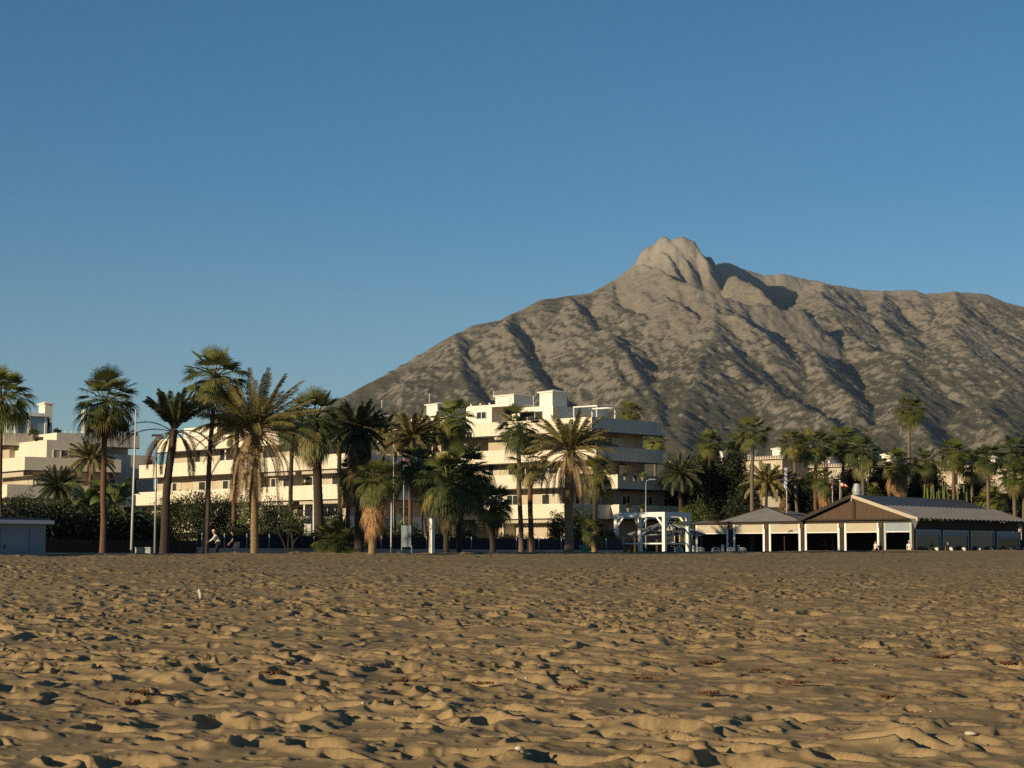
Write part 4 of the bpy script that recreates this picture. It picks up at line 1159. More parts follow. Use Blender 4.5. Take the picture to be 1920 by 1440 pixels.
# ------------------------------------------------------------------ shrubs, hedges, broadleaf trees
def leaf_cloud(R, blobs, n, size, clump=0.5, aspect=1.6):
    if n > 600: n = int(n * 2.6); size *= .70
    """n leaves spread through ellipsoids, gathered in clumps so that gaps and tufts show"""
    V = []; Fc = []
    tot = sum(b[1][0] * b[1][1] + b[1][1] * b[1][2] for b in blobs)
    for c, r in blobs:
        m = max(8, int(n * (r[0] * r[1] + r[1] * r[2]) / tot)); done = 0
        while done < m:
            d = Vector((R.gauss(0, 1), R.gauss(0, 1), R.gauss(0, 1))).normalized()
            rr = R.uniform(0.25, 1.06) ** .7
            q = Vector((c[0] + d.x * r[0] * rr, c[1] + d.y * r[1] * rr, c[2] + d.z * r[2] * rr))
            k = R.randint(5, 14); cs = clump * min(r)
            for _ in range(k):
                p = q + Vector((R.gauss(0, cs * .45), R.gauss(0, cs * .45), R.gauss(0, cs * .35)))
                a = Vector((R.gauss(0, 1), R.gauss(0, 1), R.gauss(0, 1) * .7 + .2)).normalized()
                b = a.orthogonal().normalized(); b = Matrix.Rotation(R.uniform(0, 6.28), 3, a) @ b
                s = size * R.uniform(.6, 1.4); u = b * s * aspect * .5; w_ = a.cross(b) * s * .5
                i = len(V); V += [p - u, p - w_, p + u, p + w_]; Fc.append((i, i + 1, i + 2, i + 3)); done += 1
    return V, Fc
def cloud_obj(name, parent, blobs, n, size, mat, seed, clump=0.5, aspect=1.6):
    R = random.Random(seed)
    V, Fc = leaf_cloud(R, blobs, n, size, clump, aspect)
    o = parent.location
    me = mesh_from(name, np.array([(v.x - o.x, v.y - o.y, v.z - o.z) for v in V]), np.array(Fc), mats=[M[mat]])
    return link(name, me, parent)
def shrub(label, px, ytop, wpx, Y, mat='shrub', n=2600, size=0.11, ybot=1045, seed=0, name='bush', group='bushes behind the promenade', stems=4, lobes=5, cat='bush', trunk='branch'):
    """rounded bush: ytop and width measured in the photo"""
    c = P(px, ytop, Y); top = c.z; hw = wpx / F * Y / 2
    t = thing(name, label, cat, (c.x, Y, G), 0, group)
    R = random.Random(seed + int(px))
    zb = max(G + 0.15, P(px, ybot, Y).z); hh = (top - zb)
    blobs = []
    for k in range(lobes):
        fx = R.uniform(-.55, .55); fz = R.uniform(.25, .72)
        rr = R.uniform(.35, .5)
        blobs.append(((c.x + fx * hw * 1.1, Y + R.uniform(-.4, .4) * hw, zb + hh * fz), (hw * rr * 1.2, hw * rr * 1.1, hh * min(.5, rr * .75))))
    blobs.append(((c.x, Y, zb + hh * .5), (hw * .8, hw * .7, hh * .46)))
    cloud_obj('foliage', t, blobs, n, size, mat, seed + 5)
    mb = MB()
    for k in range(stems):
        a = R.uniform(0, 6.28)
        p0 = Vector((c.x + R.uniform(-.3, .3), Y + R.uniform(-.2, .2), G - 0.05)); p2 = Vector((c.x + math.cos(a) * hw * .5, Y + math.sin(a) * hw * .4, zb + hh * .6))
        p1 = p0.lerp(p2, .5) + Vector((R.uniform(-.15, .15), 0, .2))
        mb.tube([p0, p1, p2], [.07, .05, .02], 6)
    mb.build('stem', M[trunk], t, smooth=True)
    return t
def tree(label, px, ytop, wpx, Y, mat='shrub_dark', n=5200, size=0.16, seed=0, ybot=985, group='dark trees between the large building and the restaurant'):
    c = P(px, ytop, Y); hw = wpx / F * Y / 2; zb = P(px, ybot, Y).z; hh = c.z - zb
    t = thing('broadleaf_tree', label, 'tree', (c.x, Y, G), 0, group)
    R = random.Random(seed)
    blobs = []
    for k in range(9):
        a = k * GA; fz = .12 + .78 * k / 8
        rad = math.sin(math.pi * min(.95, fz * .8 + .15)) * .62
        blobs.append(((c.x + math.cos(a) * hw * rad, Y + math.sin(a) * hw * rad, zb + hh * (fz * .86)), (hw * .48, hw * .46, hh * .2)))
    cloud_obj('crown', t, blobs, n, size, mat, seed + 9, .6)
    mb = MB(); base = Vector((c.x, Y, G - .1)); fork = Vector((c.x + R.uniform(-.2, .2), Y, zb + hh * .3))
    mb.tube([base, base.lerp(fork, .5) + Vector((.1, 0, 0)), fork], [.28, .2, .17], 8)
    for k in range(5):
        b = blobs[k * 2 if k * 2 < 9 else 8][0]
        mb.tube([fork, fork.lerp(Vector(b), .5) + Vector((0, 0, .2)), Vector(b)], [.12, .07, .03], 6)
    mb.build('trunk', M['trunk_dark'], t, smooth=True)
    return t
def hedge(label, px0, px1, k, z0, z1, mat, n, size=0.11, seed=0, th=1.0, wob=0.35, name='hedge'):
    Y0, Y1 = lineY(px0, k), lineY(px1, k)
    A = Vector((U(px0) * Y0, Y0, 0)); B_ = Vector((U(px1) * Y1, Y1, 0))
    t = thing(name, label, 'hedge', (A.x, A.y, G))
    R = random.Random(seed); L = (B_ - A).length; m = max(3, int(L / 1.6)); blobs = []
    for i in range(m):
        p = A.lerp(B_, (i + .5) / m); zt = z1 + R.uniform(-wob, wob)
        blobs.append(((p.x, p.y, (z0 + zt) / 2), (L / m * .75, th, (zt - z0) / 2)))
    cloud_obj('foliage', t, blobs, n, size, mat, seed, .45)
    # solid box added inside so that no light comes straight through
    mb = MB(); d = (B_ - A).normalized(); nn = Vector((-d.y, d.x, 0))
    c = (A + B_) / 2
    mb.box((c.x, c.y, (z0 + z1 - .9) / 2), d, nn, (0, 0, 1), L / 2, th * .35, (z1 - .9 - z0) / 2)
    mb.build('light_block_core', M['wood_dark'], t)
    return t
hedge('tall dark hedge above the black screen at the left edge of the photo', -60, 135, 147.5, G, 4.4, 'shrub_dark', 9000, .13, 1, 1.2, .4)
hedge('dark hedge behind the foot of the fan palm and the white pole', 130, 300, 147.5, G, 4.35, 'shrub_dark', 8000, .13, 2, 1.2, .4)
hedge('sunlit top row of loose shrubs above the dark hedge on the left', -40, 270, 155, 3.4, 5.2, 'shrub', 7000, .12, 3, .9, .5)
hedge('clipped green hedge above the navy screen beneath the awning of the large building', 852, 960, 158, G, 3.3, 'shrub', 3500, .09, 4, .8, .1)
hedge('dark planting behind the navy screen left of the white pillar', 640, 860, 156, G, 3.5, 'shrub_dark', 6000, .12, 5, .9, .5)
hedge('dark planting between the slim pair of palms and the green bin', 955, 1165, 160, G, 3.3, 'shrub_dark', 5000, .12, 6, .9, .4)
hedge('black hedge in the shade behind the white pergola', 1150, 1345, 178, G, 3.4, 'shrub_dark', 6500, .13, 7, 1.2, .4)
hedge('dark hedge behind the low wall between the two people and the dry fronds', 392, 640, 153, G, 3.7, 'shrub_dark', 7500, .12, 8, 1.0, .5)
sh2 = [('dark bush under the slim reddish palm', 432, 915, 60, 150, 'shrub_dark', 3000, 21), ('dark bush right of the large feather palm trunk', 505, 935, 62, 150, 'shrub_dark', 3000, 22), ('dark bush left of the very dark shaggy palm foot', 625, 945, 74, 152, 'shrub_dark', 3600, 23), ('dark bush behind the brown skirted palm foot', 712, 955, 70, 154, 'shrub_dark', 3200, 24), ('dark bush behind the pair of dark trunks', 850, 965, 80, 156, 'shrub_dark', 3200, 25), ('dull bush at the foot of the beige building left of the dark feather palm', 50, 925, 80, 150, 'shrub', 2600, 26), ('dark bush below the banana plants', 250, 965, 60, 134, 'shrub_dark', 2400, 27)]
sh = [('round dark bush right of the thin street lamp', 335, 925, 95, 136, 'shrub', 4200, 1), ('black-green bush behind the tall palm trunk left of the people', 392, 918, 80, 140, 'shrub_dark', 4200, 2),
      ('dark olive bush at the left of the thin street lamp', 283, 955, 75, 131, 'shrub', 3000, 3), ('light green bush behind the hanging dry fronds', 470, 905, 55, 146, 'shrub_light', 2200, 4),
      ('bush between the dry feather fronds and the dark palm trunk', 552, 950, 80, 143, 'shrub', 3600, 5), ('grey green bush beside the white pole and cabinet', 578, 975, 40, 146, 'shrub', 1400, 6),
      ('small leafy bush glowing green left of the slender trunk by the panel', 755, 952, 42, 158, 'shrub_light', 1500, 7), ('dark bush behind the information panel', 760, 975, 60, 150, 'shrub_dark', 2200, 8),
      ('olive bush left of the feather palm trunk in front of the lit balconies', 1043, 952, 42, 156, 'shrub', 2200, 9), ('large brownish bush right of the feather palm trunk', 1090, 940, 68, 160, 'shrub', 4200, 10),
      ('spiky low bush left of the pergola', 1140, 988, 48, 158, 'shrub', 1600, 11), ('yellow green rounded bush above the pergola right corner', 1305, 938, 72, 203, 'shrub_light', 4200, 12),
      ('dull green bush behind the pergola roof beams', 1335, 950, 60, 204, 'shrub', 3000, 13), 
      ('bush filling the gap under the small dark fan palm', 945, 1000, 60, 158, 'shrub_dark', 2000, 15), ('light bush under the balconies beside the slim pair', 880, 985, 40, 162, 'shrub', 1500, 16)]
for (lb, px, yt, wp, Y, mt, n, sd) in sh + sh2: shrub(lb, px, yt, wp, Y, mt, n, .10, seed=sd)
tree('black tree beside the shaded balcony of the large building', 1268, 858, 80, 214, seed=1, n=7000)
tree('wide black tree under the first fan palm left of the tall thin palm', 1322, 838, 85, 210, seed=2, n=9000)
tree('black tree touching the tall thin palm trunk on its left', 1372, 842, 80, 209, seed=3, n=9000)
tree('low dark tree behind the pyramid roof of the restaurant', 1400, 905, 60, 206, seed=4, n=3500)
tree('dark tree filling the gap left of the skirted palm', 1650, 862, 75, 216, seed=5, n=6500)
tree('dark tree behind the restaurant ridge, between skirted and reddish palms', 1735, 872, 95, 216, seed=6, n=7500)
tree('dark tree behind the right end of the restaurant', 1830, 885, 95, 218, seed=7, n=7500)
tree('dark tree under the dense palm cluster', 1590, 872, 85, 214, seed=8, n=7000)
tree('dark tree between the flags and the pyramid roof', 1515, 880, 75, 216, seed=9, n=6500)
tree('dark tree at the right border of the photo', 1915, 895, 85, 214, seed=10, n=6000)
# columnar cactus group behind the restaurant ridge
t = thing('cactus_clump', 'clump of grey green finger cacti peeping over the long restaurant roof', 'cactus', (P(1772, 935, 204).x, 204, G))
R = random.Random(4)
for k in range(16):
    q = P(1735 + k * 5.2 + R.uniform(-2, 2), 918 + R.uniform(-12, 8), 204 + R.uniform(-1, 1)); mb = MB()
    b = Vector((q.x + R.uniform(-.5, .5), q.y, G)); 
    mb.tube([b, b.lerp(q, .55), q - Vector((0, 0, .05)), q], [.10, .11, .09, .03], 7); mb.build('stem', M['shrub_light'], t, smooth=True)
# banana plants
def banana(label, px, y0, Y, n, L, seed):
    c = P(px, y0, Y); t = thing('banana_plant', label, 'banana plant', (c.x, Y, G), group='banana plants above the left hedge')
    R = random.Random(seed)
    MB().tube([Vector((c.x, Y, G)), Vector((c.x, Y, c.z - L * .2))], [.16, .1], 8).build('trunk', M['shrub_light'], t, smooth=True)
    for k in range(n):
        mb = MB(); az = k * GA + R.uniform(-.3, .3); el = R.uniform(.5, 1.35); hd = Vector((math.cos(az), math.sin(az), 0)); sd = Vector((-hd.y, hd.x, 0))
        p = Vector((c.x, Y, c.z - L * .25)); prev = None
        l = L * R.uniform(.75, 1.1); tw = R.uniform(-.7, .7); e = el
        for s in range(9):
            f = s / 8; e = el - 1.3 * f ** 2
            if s: p = p + (hd * math.cos(e) + Vector((0, 0, math.sin(e)))) * (l / 8)
            w_ = l * .17 * math.sin(math.pi * min(1, max(0.04, (f - .15) / .85 * .9 + .07))) if f > .15 else .03
            nn = Vector((0, 0, 1)) * math.cos(e) - hd * math.sin(e)
            sv = (sd * math.cos(tw) + nn * math.sin(tw)) * w_
            row = [p - sv + nn * w_ * .25, p, p + sv + nn * w_ * .25]
            if prev: mb.add(prev + row, [(0, 1, 4, 3), (1, 2, 5, 4)])
            prev = row
        mb.build('leaf', M['banana'], t, smooth=True)
banana('broad leaved banana plant left of the fan palm trunk above the hedge', 160, 935, 124, 9, 2.0, 1)
banana('broad leaved banana plant right of the fan palm trunk with a large pale leaf', 214, 930, 124, 11, 2.4, 2)
banana('small banana plant leaning toward the white pole', 238, 965, 122, 6, 1.4, 3)
# potted plants and small cypress on the roof terraces
for (lb, px, yt, wp, Y, zb_) in (('rounded potted shrub beside the glazed roof pavilion', 62, 805, 17, 219, 818), ('potted shrub at the chimney end of the roof terrace', 107, 803, 14, 224, 816), ('potted shrub on the right end of the beige roof terrace', 248, 808, 20, 231, 824), ('dark creeper climbing beside the white chimney block', 89, 778, 10, 229, 812)):
    c = P(px, yt, Y); t = thing('terrace_plant', lb, 'potted plant', (c.x, Y, P(px, zb_, Y).z), group='plants on the roof terraces')
    zz = P(px, zb_, Y).z; hh = c.z - zz; hw = wp / F * Y / 2
    cloud_obj('foliage', t, [((c.x, Y, zz + hh * .6), (hw, hw, hh * .45))], 500, .1, 'shrub', int(px))
    MB().tube([Vector((c.x, Y, zz - .4)), Vector((c.x, Y, zz + hh * .3))], [.22, .28], 10).build('pot', M['pot'], t)
c = P(282, 866, 221); t = thing('cone_shrub', 'dark cone shaped shrub on the terrace corner between the two cream buildings', 'shrub', (c.x, c.y, c.z - 1.8))
cloud_obj('foliage', t, [((c.x, c.y, c.z - 1.1 + .35 * k), (.75 - .17 * k, .75 - .17 * k, .4)) for k in range(4)], 1500, .09, 'shrub_dark', 3)
# bare twisted shrub stems beneath the dry fronds
t = thing('bare_shrub', 'bare twisted pale stems standing before the navy screen right of the large feather palm', 'shrub', (U(545) * 122, 122, G))
R = random.Random(8)
for pts in ([(520, 985), (523, 1000), (531, 1015), (538, 1036)], [(534, 993), (541, 1003), (540, 1020), (541, 1038)], [(538, 992), (547, 1004), (550, 1018), (549, 1040)], [(549, 1020), (556, 1010), (563, 1003), (566, 1018)], [(536, 994), (548, 993), (560, 998), (568, 1012)]):
    MB().tube([P(x, y, 122) for x, y in pts], [.035, .03, .035, .045], 6).build('stem', M['trunk_dark'], t, smooth=True)

# ------------------------------------------------------------------ promenade wall, screen, kerb
def run(mb, px0, px1, k, z0, z1, th):
    Y0, Y1 = lineY(px0, k), lineY(px1, k)
    A = Vector((U(px0) * Y0, Y0, 0)); B_ = Vector((U(px1) * Y1, Y1, 0)); d = (B_ - A); L = d.length; d.normalize(); c = (A + B_) / 2
    mb.box((c.x, c.y, (z0 + z1) / 2), d, Vector((-d.y, d.x, 0)), (0, 0, 1), L / 2, th / 2, (z1 - z0) / 2); return mb
def wallthing(name, label, cat, parts):
    px0, k = parts[0][1][0], parts[0][1][2]; Y0 = lineY(px0, k)
    t = thing(name, label, cat, (U(px0) * Y0, Y0, G))
    for pn, (a, b, k_, z0, z1, th), mt in parts: run(MB(), a, b, k_, z0, z1, th).build(pn, M[mt], t)
    return t
wallthing('garden_wall', 'low pale garden wall carrying the navy screen behind the promenade', 'wall', [('wall', (372, 1165, 145.0, G - .1, 2.26, .22), 'greywall'), ('coping', (371, 1166, 145.0, 2.262, 2.32, .30), 'greywall')])
t = thing('screen_fence', 'long navy fabric screen on thin posts above the low garden wall', 'fence', (U(372) * lineY(372, 145.2), lineY(372, 145.2), 2.3))
run(MB(), 372, 1165, 145.2, 2.33, 3.12, .04).build('screen', M['navy'], t)
mb = MB()
for px in range(380, 1165, 42):
    Y = lineY(px, 145.1); mb.bar((U(px) * Y, Y, 2.3), (U(px) * Y, Y, 3.2), .05)
mb.build('post', M['metal'], t)
t = thing('screen_fence', 'black fabric screen behind the fan palm and the white pole at the left', 'fence', (U(88) * lineY(88, 145.2), lineY(88, 145.2), G))
run(MB(), 40, 371, 145.2, G - .1, 2.75, .04).build('screen', M['wood_dark'], t)
tag(run(MB(), 80, 371, 137.4, G - .05, 1.98, .30).build('kerb', M['greywall']), kind='structure')

# ------------------------------------------------------------------ poles, lamps, small promenade things
def pole(name, label, cat, px, ybase, pxt, ytop, Y, r0, r1, mat='white', base_z=None, group=None):
    b = P(px, ybase, Y); tp = P(pxt, ytop, Y); b.z = base_z if base_z is not None else b.z
    t = thing(name, label, cat, b, 0, group)
    MB().tube([b, b.lerp(tp, .5), tp], [r0, (r0 + r1) / 2, r1], 12).build('pole', M[mat], t, smooth=True)
    MB().tube([b, b + Vector((0, 0, .06))], [r0 * 2.2, r0 * 2.0], 12).build('base_plate', M['metal'], t)
    return t, tp
pole('tall_pole', 'tall white tapered pole right of the dense fan palm', 'pole', 246, 1043, 255, 768, lineY(246, 134.3), .075, .035, 'pole_paint')
t, tp = pole('street_lamp', 'thin grey street lamp with small flat head at the left', 'street lamp', 290, 1044, 294, 818, lineY(290, 141), .07, .04, 'metal', G)
mb = MB(); mb.box(tp + Vector((0, 0, .05)), (1, 0, 0), (0, 1, 0), (0, 0, 1), .28, .14, .06); mb.build('lamp_head', M['dark_line'], t, bevel=.02)
t, tp = pole('street_lamp', 'slim street lamp with bent arm before the shaded side of the large building', 'street lamp', 1211, 1044, 1211, 905, 176, .07, .04, 'metal', G)
mb = MB(); mb.tube([tp, tp + Vector((.08, 0, .18)), tp + Vector((.45, 0, .28))], .03, 6); mb.build('arm', M['metal'], t, smooth=True)
MB().box(tp + Vector((.55, 0, .27)), (1, 0, 0), (0, 1, 0), (0, 0, 1), .28, .1, .05).build('lamp_head', M['metal'], t, bevel=.02)
pole('white_post', 'plain white post behind the short palm skirt, left of the information panel', 'post', 733, 1044, 734, 942, lineY(733, 139), .05, .04, 'pole_paint', base_z=G)
pole('white_post', 'white post standing beside the small cabinet near the dark trunk', 'post', 588, 1010, 588, 930, 142, .06, .05, base_z=G)
pole('white_post', 'short thin pale post before the slim pair of palms', 'post', 989, 1044, 989, 1010, lineY(989, 141), .035, .03, base_z=G)
pole('white_post', 'thin pale post right of the dark red palm trunk', 'post', 1001, 1044, 1001, 1008, lineY(1001, 141), .035, .03, base_z=G)
c = P(583, 992, 142.5); t = thing('utility_cabinet', 'white utility cabinet beside the white post', 'cabinet', (c.x - .1, 142.5, G))
MB().abox(c.x - .45, c.x + .05, 142.3, 142.8, G, c.z + .35).build('body', M['white'], t, bevel=.02)
MB().abox(c.x - .40, c.x, 142.27, 142.295, G + .2, c.z + .28).build('door', M['frame'], t)
# cream pillar
Y = lineY(809, 130.5); b = Vector((U(810) * Y, Y, G)); tp = P(810, 973, Y)
b.z = 1.7; t = thing('pillar', 'square cream pillar with a small dark dot, right of the information panel', 'pillar', b)
rr, ll = frame_axes(49)
MB().box((b.x, b.y, (G + tp.z) / 2), rr, ll, (0, 0, 1), .13, .13, (tp.z - G) / 2).build('shaft', M['plaster_w'], t, bevel=.01)
MB().box((b.x, b.y, tp.z + .015), rr, ll, (0, 0, 1), .15, .15, .014).build('cap', M['plaster_w'], t)
q = P(811, 992, Y); MB().box(q - rr * .0 + Vector((-.10, -.12, 0)), rr, ll, (0, 0, 1), .03, .03, .05).build('socket', M['dark_line'], t)
# information panel
Y = lineY(762, 138); a = P(754, 985, Y); b2 = P(771, 1026, Y)
t = thing('information_panel', 'blue grey information panel with rounded corners on two feet', 'sign', ((a.x + b2.x) / 2, Y, G))
MB().abox(a.x, b2.x, Y - .03, Y + .03, b2.z, a.z).build('panel', M['kiosk'], t, bevel=.05)
MB().abox(a.x - .05, a.x - .01, Y - .04, Y + .04, G, a.z).build('leg', M['metal'], t)
MB().abox(b2.x + .01, b2.x + .05, Y - .04, Y + .04, G, b2.z + .1).build('leg', M['metal'], t)
pole('bollard', 'short white bollard to the right of the information panel foot', 'bollard', 770, 1046, 770, 1030, lineY(770, 136.4), .045, .045, base_z=G)
# bench blocks
Y = lineY(264, 138)
for (x0, x1, m_, lb) in ((255, 271, 'plaster_in', 'beige stone bench block beside the white pole'), (272, 284, 'greywall', 'grey stone bench block next to the beige one')):
    a = P(x0, 1026, Y); b2 = P(x1, 1026, Y); t = thing('bench_block', lb, 'bench', ((a.x + b2.x) / 2, Y, G), group='stone bench blocks')
    MB().abox(a.x, b2.x, Y - .3, Y + .3, G, a.z - .08).build('base', M[m_], t, bevel=.015)
    MB().abox(a.x - .01, b2.x + .01, Y - .33, Y + .33, a.z - .078, a.z).build('seat', M[m_], t, bevel=.02)
# low white bench with pale stone
Y = lineY(748, 136.2); c = P(748, 1034, Y); t = thing('rock', 'pale rounded boulder at the foot of the brown skirted palm', 'rock', (c.x, Y, G))
V, Fc = [], []
mb = MB(); mb.tube([(c.x, Y, 1.5), (c.x - .02, Y, 1.7), (c.x + .03, Y, 1.95), (c.x + .08, Y, c.z), (c.x + .08, Y, c.z + .05)], [.42, .45, .38, .26, .08], 9); mb.build('stone', M['plaster_in'], t, smooth=True)
# green bin
Y = lineY(1096, 136.8); a = P(1088, 1028, Y); b2 = P(1104, 1028, Y)
t = thing('rubbish_bin', 'small green bin with open tilted lid beside the young palm stump', 'bin', ((a.x + b2.x) / 2, Y, G))
mx = (a.x + b2.x) / 2; w2 = (b2.x - a.x) / 2
mb = MB(); mb.add([(mx - w2 * .75, Y - .25, G), (mx + w2 * .75, Y - .25, G), (mx + w2 * .75, Y + .25, G), (mx - w2 * .75, Y + .25, G), (mx - w2, Y - .32, a.z), (mx + w2, Y - .32, a.z), (mx + w2, Y + .32, a.z), (mx - w2, Y + .32, a.z)], [(3, 2, 1, 0), (0, 1, 5, 4), (1, 2, 6, 5), (2, 3, 7, 6), (3, 0, 4, 7)])
mb.build('body', M['green_bin'], t)
MB().box((mx - .05, Y + .2, a.z + .07), (.98, 0, -.17), (0, .95, .3), (.17, -.3, .93), w2 * 1.12, .34, .025).build('lid', M['green_bin'], t)
# kiosk at the left edge
def kiosk():
    Y = 103.5
    t = thing('beach_kiosk', 'closed pale blue beach kiosk with white roof edge at the left edge of the photo', 'kiosk', (U(88) * Y, Y, 1.5))
    B = Block(t, 88, Y, 52)
    zt = P(88, 983, Y).z; ztr = P(88, 976, Y).z
    def v(name, a0, a1, b0, b1, z0, z1, m): return B.vol(name, a0, a1, b0, b1, z0, z1, M[m])
    v('wall', -6.5, 0, 0, 3.2, 1.45, zt, 'kiosk')
    for a_ in (-1.9, -3.9): v('shutter', a_ - .9, a_ + .75, -.03, -.002, 2.0, zt - .25, 'kiosk')
    v('panel_joint', -1.02, -1.0, -.012, -.002, 1.6, zt - .02, 'dark_line')
    v('roof', -6.8, .25, -.35, 3.5, zt + .002, ztr, 'white')
    v('roof_top', -6.7, .1, -.2, 3.4, ztr + .002, ztr + .12, 'roofgrey')
    v('latch', -2.6, -2.52, -.05, -.004, 2.15, 2.35, 'dark_line')
kiosk()
# ------------------------------------------------------------------ white pergola
def pergola():
    Y = 156.0; t = thing('pergola', 'white timber pergola frame with knee braces on the sand edge', 'pergola', (U(1245) * Y, Y, 1.5))
    B = Block(t, 1245, Y, 50)
    b = solve_len(B.C, B.l, 1155); a = solve_len(B.C, B.r, 1289); zt = P(1245, 960, Y).z; w_ = .13
    corners = {'': (0, 0), 'l': (0, b), 'r': (a, 0), 'back': (a, b)}
    for k, (x, y) in corners.items(): B.vol('post', x - w_, x + w_, y - w_, y + w_, 1.4, zt - .34, M['white'])
    for (x0, x1, y0, y1) in ((-w_, w_, -w_ - .003, b + w_), (a - w_, a + w_, -w_ - .003, b + w_), (w_ + .003, a - w_ - .003, -w_, w_), (w_ + .003, a - w_ - .003, b - w_, b + w_)):
        B.vol('beam', x0, x1, y0, y1, zt - .34, zt, M['white'])
    def brace(p, q): MB().bar(p, q, .11, .14).build('knee_brace', M['white'], t)
    s = .75
    for (x, y) in corners.values():
        dy = s if y == 0 else -s; dx = s if x == 0 else -s
        brace(B.pt(x, y + dy * .1, zt - .34 - s), B.pt(x, y + dy, zt - .30)); brace(B.pt(x + dx * .1, y, zt - .34 - s), B.pt(x + dx, y, zt - .30))
    zr = P(1200, 1019, Y).z
    B.vol('rail', -.05, .05, w_, b - w_, zr - .05, zr + .05, M['white']); B.vol('rail', w_, a - w_, -.05, .05, zr - .05, zr + .05, M['white'])
pergola()
def gazebo():
    Y = 166; c = P(1250, 977, Y); t = thing('round_gazebo', 'round grey slatted roof frame of a gazebo seen through the pergola', 'gazebo', (c.x, Y, G))
    zr = P(1250, 1001, Y).z; Rr = 70 / F * Y; n = 14
    rim = [Vector((c.x + Rr * math.cos(2 * math.pi * k / n), Y + Rr * math.sin(2 * math.pi * k / n), zr)) for k in range(n)]
    for k in range(n): MB().bar(c + (rim[k] - c) * .03, rim[k] + (rim[k] - c) * .04, .08, .10).build('rafter', M['gz'], t)
    for f in (.97, .62, .3):
        mb = MB()
        for k in range(n): mb.bar(c.lerp(rim[k], f) - Vector((0, 0, .13)), c.lerp(rim[(k + 1) % n], f) - Vector((0, 0, .13)), .07)
        mb.build('ring_beam', M['gz'], t)
    for k in range(0, n, 2):
        q = c.lerp(rim[k], .92); MB().bar((q.x, q.y, G - .05), (q.x, q.y, q.z - .15), .16).build('post', M['wood'], t)
gazebo()

